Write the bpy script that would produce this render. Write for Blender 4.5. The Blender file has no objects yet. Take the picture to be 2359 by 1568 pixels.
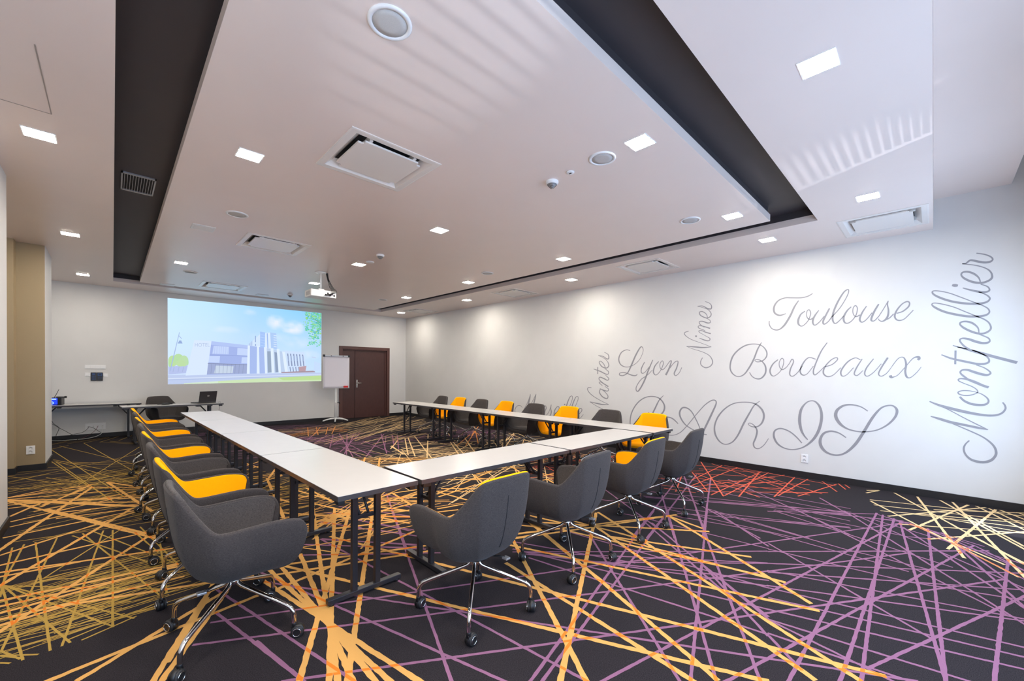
import bpy, bmesh, math, random
from mathutils import Vector, Matrix
random.seed(7)
PI = math.pi
R = math.radians
sc = bpy.context.scene
col = sc.collection

# ---------------------------------------------------------------- camera
CAMH = 1.45
YAW, PITCH, ROLL = 0.77182911, -0.01028859, 0.00893347
cd = bpy.data.cameras.new('camera')
cam = bpy.data.objects.new('camera', cd)
col.objects.link(cam)
sc.camera = cam
cd.sensor_fit = 'HORIZONTAL'
cd.sensor_width = 36.0
cd.lens = 945.73934 / 2359 * 36.0
cd.shift_y = (866.24849 - 784.0) / 2359
cd.clip_start = 0.05
_f = Vector((math.sin(YAW), math.cos(YAW), 0)); _r = Vector((math.cos(YAW), -math.sin(YAW), 0)); _u = Vector((0, 0, 1))
_f2 = _f * math.cos(PITCH) + _u * math.sin(PITCH)
_u2 = _u * math.cos(PITCH) - _f * math.sin(PITCH)
_r3 = _r * math.cos(ROLL) + _u2 * math.sin(ROLL)
_u3 = _u2 * math.cos(ROLL) - _r * math.sin(ROLL)
m = Matrix.Identity(4)
for i in range(3):
    m[i][0], m[i][1], m[i][2] = _r3[i], _u3[i], -_f2[i]
m.translation = Vector((0, 0, CAMH))
cam.matrix_world = m

# ---------------------------------------------------------------- view, world, daylight
sc.view_settings.view_transform = 'Standard'
sc.view_settings.look = 'None'
sc.view_settings.gamma = 1.0
sc.view_settings.use_curve_mapping = False
sc.view_settings.exposure = 0.0
sc.cycles.use_denoising = True
sc.cycles.max_bounces = 10
sc.cycles.diffuse_bounces = 6
sc.cycles.caustics_reflective = False
sc.cycles.caustics_refractive = False
sc.cycles.sample_clamp_indirect = 6.0
LAMP = 262.0          # radiance of the ceiling panels
DAY = 68.0           # watts of each window's daylight
w = bpy.data.worlds.new('sky'); sc.world = w; w.use_nodes = True
bg = w.node_tree.nodes['Background']
bg.inputs[0].default_value = (0.55, 0.72, 1.0, 1); bg.inputs[1].default_value = 0.6

def day_lamp(x, y, z, sx, sz, power):
    ld = bpy.data.lights.new('window_daylight', 'AREA')
    ld.shape = 'RECTANGLE'; ld.size = sx; ld.size_y = sz; ld.energy = power
    ld.color = (0.46, 0.67, 1.0)
    o = bpy.data.objects.new('window_daylight', ld); col.objects.link(o)
    o.location = (x, y, z); o.rotation_euler = (PI/2, 0, 0)   # -Z of lamp looks to +Y
    return o
WINX = (0.6, 2.9, 5.6)
for wx in WINX:
    day_lamp(wx, -0.93, 1.45, 1.6, 1.9, DAY)

def sun_spot(src, dst, cone, power, blend=0.3):
    ld = bpy.data.lights.new('sun_stand_in', 'SPOT'); ld.energy = power; ld.spot_size = math.radians(cone); ld.spot_blend = blend
    ld.shadow_soft_size = 0.004; ld.color = (0.80, 0.88, 1.0)
    o = bpy.data.objects.new('sun_stand_in', ld); col.objects.link(o); o.location = src
    o.rotation_euler = (Vector(dst)-Vector(src)).to_track_quat('-Z', 'Y').to_euler()
# sunlight lamps added outside: two imitate reflected sun through slats, one a carpet gleam
sun_spot((3.25, -1.95, .85), (4.45, .45, 3.19), 24, 260, 0.8)
sun_spot((.72, -1.95, .85), (1.25, 1.75, 3.19), 17, 280, 0.8)
sun_spot((5.7, -2.7, 3.3), (6.12, -.55, 0), 9, 1500, 0.6)

# ---------------------------------------------------------------- materials
def srgb(c):
    return tuple(((v/255)/12.92 if v/255 <= 0.04045 else ((v/255+0.055)/1.055)**2.4) for v in c)
MATS = {}
def mat(name, c, rough=0.5, metal=0.0, var=0.0, scale=40.0, bump=0.0, spec=0.5, stretch=None, sheen=0.0, c2=None):
    """principled material; base colour broken up by a noise, optional bump"""
    if name in MATS: return MATS[name]
    M = bpy.data.materials.new(name); M.use_nodes = True
    nt = M.node_tree; b = nt.nodes['Principled BSDF']
    rgb = srgb(c)
    b.inputs['Base Color'].default_value = (*rgb, 1)
    b.inputs['Roughness'].default_value = rough
    b.inputs['Metallic'].default_value = metal
    b.inputs['Specular IOR Level'].default_value = spec
    if sheen: b.inputs['Sheen Weight'].default_value = sheen
    if var or bump:
        tc = nt.nodes.new('ShaderNodeTexCoord'); n = nt.nodes.new('ShaderNodeTexNoise')
        n.inputs['Scale'].default_value = scale; n.inputs['Detail'].default_value = 3
        src = tc.outputs['Object']
        if stretch:
            mp = nt.nodes.new('ShaderNodeMapping'); mp.inputs['Scale'].default_value = stretch
            nt.links.new(src, mp.inputs['Vector']); src = mp.outputs['Vector']
        nt.links.new(src, n.inputs['Vector'])
        if var:
            mr = nt.nodes.new('ShaderNodeMapRange')
            mr.inputs[1].default_value = 0.3; mr.inputs[2].default_value = 0.7
            mr.inputs[3].default_value = 0.0; mr.inputs[4].default_value = 1.0
            nt.links.new(n.outputs['Fac'], mr.inputs[0])
            mx = nt.nodes.new('ShaderNodeMix'); mx.data_type = 'RGBA'
            lo = srgb(c2) if c2 else tuple(v*(1-var) for v in rgb)
            hi = tuple(min(1, v*(1+var)) for v in rgb)
            mx.inputs['A'].default_value = (*lo, 1); mx.inputs['B'].default_value = (*hi, 1)
            nt.links.new(mr.outputs[0], mx.inputs['Factor'])
            nt.links.new(mx.outputs['Result'], b.inputs['Base Color'])
        if bump:
            bp = nt.nodes.new('ShaderNodeBump'); bp.inputs['Strength'].default_value = bump; bp.inputs['Distance'].default_value = 0.004
            nt.links.new(n.outputs['Fac'], bp.inputs['Height']); nt.links.new(bp.outputs[0], b.inputs['Normal'])
    MATS[name] = M
    return M
def emit(name, c, strength, base=None):
    M = bpy.data.materials.new(name); M.use_nodes = True
    b = M.node_tree.nodes['Principled BSDF']
    b.inputs['Base Color'].default_value = (*srgb(base or c), 1)
    b.inputs['Emission Color'].default_value = (*srgb(c), 1)
    b.inputs['Emission Strength'].default_value = strength
    MATS[name] = M
    return M

M_WALL = mat('wall paint light grey', (214, 213, 211), 0.75, var=0.015, scale=3)
M_CEIL = mat('ceiling paint with bounce tint', (229, 214, 206), 0.3, var=0.012, scale=2)  # white ceiling, with warm bounce light from the carpet put into its colour
M_RECESS = mat('recess paint charcoal', (52, 47, 50), 0.6, var=0.04, scale=5)
M_BEIGE = mat('beige wallcovering', (154, 136, 106), 0.7, var=0.05, scale=160, stretch=(1, 1, 4))
M_BASE = mat('black baseboard', (28, 26, 28), 0.45, var=0.1, scale=20)
M_WOOD = mat('dark wenge veneer', (74, 45, 42), 0.42, var=0.16, scale=30, stretch=(4, 4, 0.25))
M_WOODF = mat('dark wenge frame', (86, 55, 50), 0.42, var=0.12, scale=30, stretch=(4, 4, 0.25))
M_FABRIC = mat('charcoal wool fabric', (66, 61, 60), 0.95, var=0.38, scale=130, stretch=(1, 1, 5), bump=0.3, spec=0.12, sheen=0.08)
M_FABIN = mat('charcoal wool lining', (78, 73, 71), 0.95, var=0.38, scale=130, stretch=(1, 1, 5), bump=0.3, spec=0.12, sheen=0.08)
M_YELLOW = mat('yellow wool fabric', (255, 178, 0), 0.9, var=0.05, scale=260, bump=0.15, spec=0.15)
M_SEAM = mat('seam thread', (36, 34, 38), 0.9)
M_CHROME = mat('polished chrome', (215, 212, 210), 0.07, 1.0)
M_BLACKP = mat('black plastic', (24, 24, 26), 0.4)
M_TYRE = mat('black rubber tyre', (34, 34, 36), 0.55)
M_TABLE = mat('pale grey laminate', (200, 198, 195), 0.24, var=0.01, scale=8)
M_EDGE = mat('dark edge band', (58, 55, 58), 0.45)
M_FRAME = mat('black powder coat', (38, 37, 42), 0.42, var=0.05, scale=90)
M_WHITE = mat('white plastic', (232, 232, 232), 0.4)
M_WHITEM = mat('white painted steel', (226, 227, 226), 0.35)
M_PAPER = mat('white paper', (226, 224, 234), 0.85)
M_GREYM = mat('grey aluminium', (170, 170, 172), 0.35, 0.6)
M_GRILLE = mat('speaker grille', (186, 184, 182), 0.7, var=0.12, scale=700)
M_DARKGAP = mat('dark gap', (30, 28, 28), 0.8)
M_RED = mat('red felt', (214, 34, 34), 0.7)
M_TEXT = mat('grey vinyl lettering', (142, 141, 146), 0.6)
M_STEEL = mat('satin steel', (196, 194, 190), 0.25, 1.0)
M_ACP = mat('air outlet panel', (226, 220, 214), 0.22)
M_CABLE = mat('black cable', (20, 20, 22), 0.5)
M_CABLEW = mat('white cable', (220, 220, 214), 0.5)
M_LED = emit('led panel', (255, 246, 232), LAMP)
M_BLUE = emit('blue lit panel', (20, 50, 255), 1.6)
M_BLUEW = emit('pale blue light', (150, 190, 255), 2.0)
M_SCREEN = emit('touch screen', (60, 110, 190), 0.5, (10, 12, 20))

# ---------------------------------------------------------------- mesh helpers
class MB:
    """collects shapes; build() links them as ONE mesh object"""
    def __init__(s): s.v = []; s.f = []; s.m = []; s.mats = []; s.sm = []
    def mi(s, M):
        if M not in s.mats: s.mats.append(M)
        return s.mats.index(M)
    def add(s, vs, fs, M, smooth=False):
        o = len(s.v); s.v += [tuple(p) for p in vs]; k = s.mi(M)
        for f in fs: s.f.append([i+o for i in f]); s.m.append(k); s.sm.append(smooth)
    def box(s, lo, hi, M, T=None, b=0.0):
        (a, c, e), (x, y, z) = lo, hi
        if b > 0:
            b = min(b, (x-a)/2.01, (y-c)/2.01, (z-e)/2.01)
            bm = bmesh.new()
            bmesh.ops.create_cube(bm, size=1)
            for vv in bm.verts:
                vv.co = Vector((a+(vv.co.x+.5)*(x-a), c+(vv.co.y+.5)*(y-c), e+(vv.co.z+.5)*(z-e)))
            bmesh.ops.bevel(bm, geom=bm.edges[:], offset=b, segments=2, affect='EDGES', profile=0.6)
            s.bm(bm, M, T); return
        P = [(a,c,e),(x,c,e),(x,y,e),(a,y,e),(a,c,z),(x,c,z),(x,y,z),(a,y,z)]
        if T is not None: P = [T @ Vector(p) for p in P]
        s.add(P, [(0,3,2,1),(4,5,6,7),(0,1,5,4),(1,2,6,5),(2,3,7,6),(3,0,4,7)], M)
    def bm(s, bm, M, T=None, smooth=False):
        bm.verts.ensure_lookup_table(); bm.verts.index_update()
        P = [(T @ v.co) if T is not None else v.co.copy() for v in bm.verts]
        s.add(P, [[v.index for v in f.verts] for f in bm.faces], M, smooth); bm.free()
    def lathe(s, prof, M, n=24, T=None, smooth=True, cap=True):
        vs = []; fs = []
        for (r, z) in prof:
            for i in range(n): vs.append(Vector((r*math.cos(2*PI*i/n), r*math.sin(2*PI*i/n), z)))
        for j in range(len(prof)-1):
            for i in range(n):
                k = (i+1) % n
                fs.append((j*n+i, j*n+k, (j+1)*n+k, (j+1)*n+i))
        if cap:
            if prof[0][0] > 1e-6: fs.append(tuple(reversed(range(n))))
            if prof[-1][0] > 1e-6: fs.append(tuple((len(prof)-1)*n+i for i in range(n)))
        if T is not None: vs = [T @ p for p in vs]
        s.add(vs, fs, M, smooth)
    def tube(s, pts, r, M, n=10, cap=True, smooth=True):
        pts = [Vector(p) for p in pts]; vs = []; fs = []
        up = Vector((0, 0, 1)); prev = None
        for i, p in enumerate(pts):
            t = (pts[min(i+1, len(pts)-1)] - pts[max(i-1, 0)]).normalized()
            if prev is None:
                a = t.cross(up)
                if a.length < 1e-3: a = t.cross(Vector((0, 1, 0)))
                a.normalize()
            else:
                a = (prev - t*prev.dot(t)).normalized()
            prev = a; b = t.cross(a)
            rr = r[i] if isinstance(r, (list, tuple)) else r
            for k in range(n):
                an = 2*PI*k/n; vs.append(p + (a*math.cos(an) + b*math.sin(an))*rr)
        for i in range(len(pts)-1):
            for k in range(n):
                q = (k+1) % n; fs.append((i*n+k, i*n+q, (i+1)*n+q, (i+1)*n+k))
        if cap: fs.append(tuple(range(n))); fs.append(tuple((len(pts)-1)*n+k for k in reversed(range(n))))
        s.add(vs, fs, M, smooth)
    def torus(s, R0, r, M, T, n=20, k=6):
        vs = []; fs = []
        for i in range(n):
            a = 2*PI*i/n
            for j in range(k):
                b = 2*PI*j/k; q = R0 + r*math.cos(b)
                vs.append(T @ Vector((q*math.cos(a), q*math.sin(a), r*math.sin(b))))
        for i in range(n):
            for j in range(k):
                fs.append((i*k+j, ((i+1)%n)*k+j, ((i+1)%n)*k+(j+1)%k, i*k+(j+1)%k))
        s.add(vs, fs, M, True)
    def mesh(s, name):
        me = bpy.data.meshes.new(name); me.from_pydata(s.v, [], s.f)
        for M in s.mats: me.materials.append(M)
        me.polygons.foreach_set('material_index', s.m)
        me.polygons.foreach_set('use_smooth', s.sm)
        me.update()
        bm = bmesh.new(); bm.from_mesh(me); bmesh.ops.recalc_face_normals(bm, faces=bm.faces[:]); bm.to_mesh(me); bm.free()
        return me
    def build(s, name, parent=None, loc=(0,0,0), rz=0.0, recalc=True):
        o = bpy.data.objects.new(name, s.mesh(name)); col.objects.link(o)
        o.location = loc; o.rotation_euler.z = rz
        if parent: o.parent = parent
        return o
def spline(P, per=6):
    """Catmull-Rom through points (tuples of any size)"""
    if len(P) < 3:
        a, b = P[0], P[-1]
        return [tuple(a[k]+(b[k]-a[k])*i/per for k in range(len(a))) for i in range(per+1)]
    out = []
    for i in range(len(P)-1):
        p0, p1, p2, p3 = P[max(i-1,0)], P[i], P[i+1], P[min(i+2, len(P)-1)]
        for q in range(per):
            t = q/per
            out.append(tuple(0.5*(2*p1[k]+(p2[k]-p0[k])*t+(2*p0[k]-5*p1[k]+4*p2[k]-p3[k])*t*t+(3*p1[k]-p0[k]-3*p2[k]+p3[k])*t**3) for k in range(len(p1))))
    out.append(tuple(P[-1]))
    return out
def tag(o, label=None, cat=None, group=None, kind=None):
    if label: o['label'] = label
    if cat: o['category'] = cat
    if group: o['group'] = group
    if kind: o['kind'] = kind
    return o
def thing(name, label, cat, loc=(0,0,0), rz=0.0, group=None):
    o = bpy.data.objects.new(name, None); col.objects.link(o)
    o.empty_display_size = 0.1
    o.location = loc; o.rotation_euler.z = rz
    return tag(o, label, cat, group)
def dup(o, parent=None):
    c = o.copy(); col.objects.link(c); c.parent = parent
    for ch in list(o.children): dup(ch, c)
    return c
def struct(o): o['kind'] = 'structure'; return o

# ---------------------------------------------------------------- the room
XR, YB, ZC = 6.9886, 12.2627, 3.19
XL, YF = -0.69, -1.0          # near left wall plane, window wall plane
HX0, HX1, HY0, HY1 = 0.012, 5.70, 0.937, 11.45      # hole in the perimeter ceiling
IX0, IX1, IY0, IY1 = 0.395, 5.36, 1.322, 11.18      # hanging island
b = MB()
b.box((-1.7, YB, 0), (4.80, YB+0.25, 3.6), M_WALL); b.box((6.40, YB, 0), (XR+0.2, YB+0.25, 3.6), M_WALL)
b.box((4.80, YB, 2.18), (6.40, YB+0.25, 3.6), M_WALL); b.box((4.80, YB+0.2, 0), (6.40, YB+0.25, 2.18), M_WALL)
struct(b.build('wall_back'))
b = MB(); b.box((XR, YF-0.3, 0), (XR+0.2, YB, 4.1), M_WALL); struct(b.build('wall_right'))
b = MB()
b.box((-1.9, YF-0.3, 0), (XL, 5.9, 3.6), M_WALL)
b.box((-1.9, 5.9, 0), (-1.7, YB, 3.6), M_WALL)
struct(b.build('wall_left'))
# pier with beige front and a beige step beside it
b = MB()
b.box((-1.7, 8.88, 0), (XL, 9.73, ZC), M_WALL)
b.box((-1.7, 8.868, 0), (XL-0.002, 8.88, ZC), M_BEIGE)
b.box((-1.7, 8.68, 0), (-0.957, 8.868, ZC), M_BEIGE)
struct(b.build('wall_left_pier'))
# window wall behind the camera: three openings
b = MB()
xs = [-1.9]
for wx in WINX: xs += [wx-0.85, wx+0.85]
xs.append(XR+0.2)
for i in range(0, len(xs), 2): b.box((xs[i], YF-0.25, 0), (xs[i+1], YF, 4.1), M_WALL)
for wx in WINX:
    b.box((wx-0.85, YF-0.25, 0), (wx+0.85, YF, 0.45), M_WALL); b.box((wx-0.85, YF-0.25, 2.5), (wx+0.85, YF, 4.1), M_WALL)
struct(b.build('wall_front'))
M_GLASS = bpy.data.materials.new('window glass'); M_GLASS.use_nodes = True
_nt = M_GLASS.node_tree; _nt.nodes.clear()
_o = _nt.nodes.new('ShaderNodeOutputMaterial'); _m = _nt.nodes.new('ShaderNodeMixShader'); _t = _nt.nodes.new('ShaderNodeBsdfTransparent'); _g = _nt.nodes.new('ShaderNodeBsdfGlossy')
_g.inputs['Roughness'].default_value = 0.02; _m.inputs[0].default_value = 0.07
_nt.links.new(_t.outputs[0], _m.inputs[1]); _nt.links.new(_g.outputs[0], _m.inputs[2]); _nt.links.new(_m.outputs[0], _o.inputs[0])
for k, wx in enumerate(WINX):
    f = MB()
    for lo, hi in (((wx-.85, YF-.12, .45), (wx-.79, YF-.06, 2.5)), ((wx+.79, YF-.12, .45), (wx+.85, YF-.06, 2.5)),
                   ((wx-.79, YF-.12, .45), (wx+.79, YF-.06, .51)), ((wx-.79, YF-.12, 2.44), (wx+.79, YF-.06, 2.5)), ((wx-.03, YF-.12, .51), (wx+.03, YF-.06, 2.44))):
        f.box(lo, hi, M_WHITEM)
    o = struct(f.build('window_%d' % (k+1)))
    g = MB(); g.box((wx-.79, YF-.095, .51), (wx+.79, YF-.088, 2.44), M_GLASS); g.build('pane', o)
    bl = MB(); n_sl = 76 if k < 2 else 12      # slatted blinds; the one by the lettered wall is drawn up
    for q in range(n_sl):
        z = 2.44 - .025*q if k < 2 else 2.44 - .004*q
        bl.box((wx-.78, -.0125, -.0004), (wx+.78, .0125, .0004), M_WHITEM, T=Matrix.Translation((0, YF-.035, z)) @ Matrix.Rotation(R(20 if k < 2 else 0), 4, 'X'))
    bl.box((wx-.79, YF-.05, 2.45), (wx+.79, YF-.02, 2.49), M_WHITEM)
    bl.build('slatted_blind', o)

AC_POS = [(1.604, 3.28), (1.612, 6.45), (1.66, 10.43), (6.285, .43), (6.28, 3.29), (6.35, 6.47), (6.4, 10.4)]
ACX, ACY = .76, .74
def slab(b, x0, x1, y0, y1, z0, z1, M):
    """a ceiling slab with openings where the air outlets sit"""
    H = [(x-ACX/2+.05, x+ACX/2-.05, y-ACY/2+.05, y+ACY/2-.05) for x, y in AC_POS if x0 < x < x1 and y0 < y < y1]
    ys = sorted({y0, y1} | {h[2] for h in H} | {h[3] for h in H})
    for ya, yb in zip(ys, ys[1:]):
        hs = sorted(h for h in H if h[2] < (ya+yb)/2 < h[3]); xa = x0
        for h in hs: b.box((xa, ya, z0), (h[0], yb, z1), M); xa = h[1]
        b.box((xa, ya, z0), (x1, yb, z1), M)
# ceiling: perimeter slab, step up to the window strip, curtain pocket
T = 0.076
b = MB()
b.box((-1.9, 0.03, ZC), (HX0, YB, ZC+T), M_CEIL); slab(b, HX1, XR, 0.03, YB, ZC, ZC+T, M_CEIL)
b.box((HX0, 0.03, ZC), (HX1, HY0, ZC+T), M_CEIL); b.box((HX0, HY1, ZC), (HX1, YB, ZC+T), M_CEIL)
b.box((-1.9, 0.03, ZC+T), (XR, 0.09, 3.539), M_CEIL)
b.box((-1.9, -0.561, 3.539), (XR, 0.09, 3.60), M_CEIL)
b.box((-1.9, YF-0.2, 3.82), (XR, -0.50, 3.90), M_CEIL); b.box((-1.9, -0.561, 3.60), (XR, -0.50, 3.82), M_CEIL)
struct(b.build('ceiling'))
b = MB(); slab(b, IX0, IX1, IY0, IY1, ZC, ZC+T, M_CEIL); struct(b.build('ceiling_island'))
b = MB(); b.box((-0.4, 0.55, 3.345), (6.1, 11.8, 3.40), M_RECESS)
for lo, hi in (((HX0-.03, HY0, ZC+T), (HX0, HY1, 3.345)), ((HX1, HY0, ZC+T), (HX1+.03, HY1, 3.345)), ((HX0, HY0-.03, ZC+T), (HX1, HY0, 3.345)), ((HX0, HY1, ZC+T), (HX1, HY1+.03, 3.345)),
               ((IX0+.02, IY0+.02, ZC+T), (IX1-.02, IY1-.02, 3.345))):
    b.box(lo, hi, M_RECESS)
struct(b.build('ceiling_recess'))
# baseboards
BH = 0.084
b = MB(); b.box((-1.7, YB-.014, 0), (4.79, YB, BH), M_BASE); b.box((6.41, YB-.014, 0), (XR-.014, YB, BH), M_BASE); struct(b.build('baseboard_back'))
b = MB(); b.box((XR-.014, YF, 0), (XR, YB, BH), M_BASE); struct(b.build('baseboard_right'))
b = MB(); b.box((XL, YF, 0), (XL+.014, 5.914, BH), M_BASE); b.box((-1.7, 5.9, 0), (XL, 5.914, BH), M_BASE)
b.box((-0.957, 8.854, 0), (XL+.014, 8.868, BH), M_BASE); b.box((XL, 8.868, 0), (XL+.014, 9.744, BH), M_BASE)
b.box((-1.686, 8.666, 0), (-0.943, 8.68, BH), M_BASE); b.box((-0.957, 8.68, 0), (-0.943, 8.854, BH), M_BASE)
b.box((-1.7, 5.914, 0), (-1.686, 8.68, BH), M_BASE)
struct(b.build('baseboard_left'))
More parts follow.
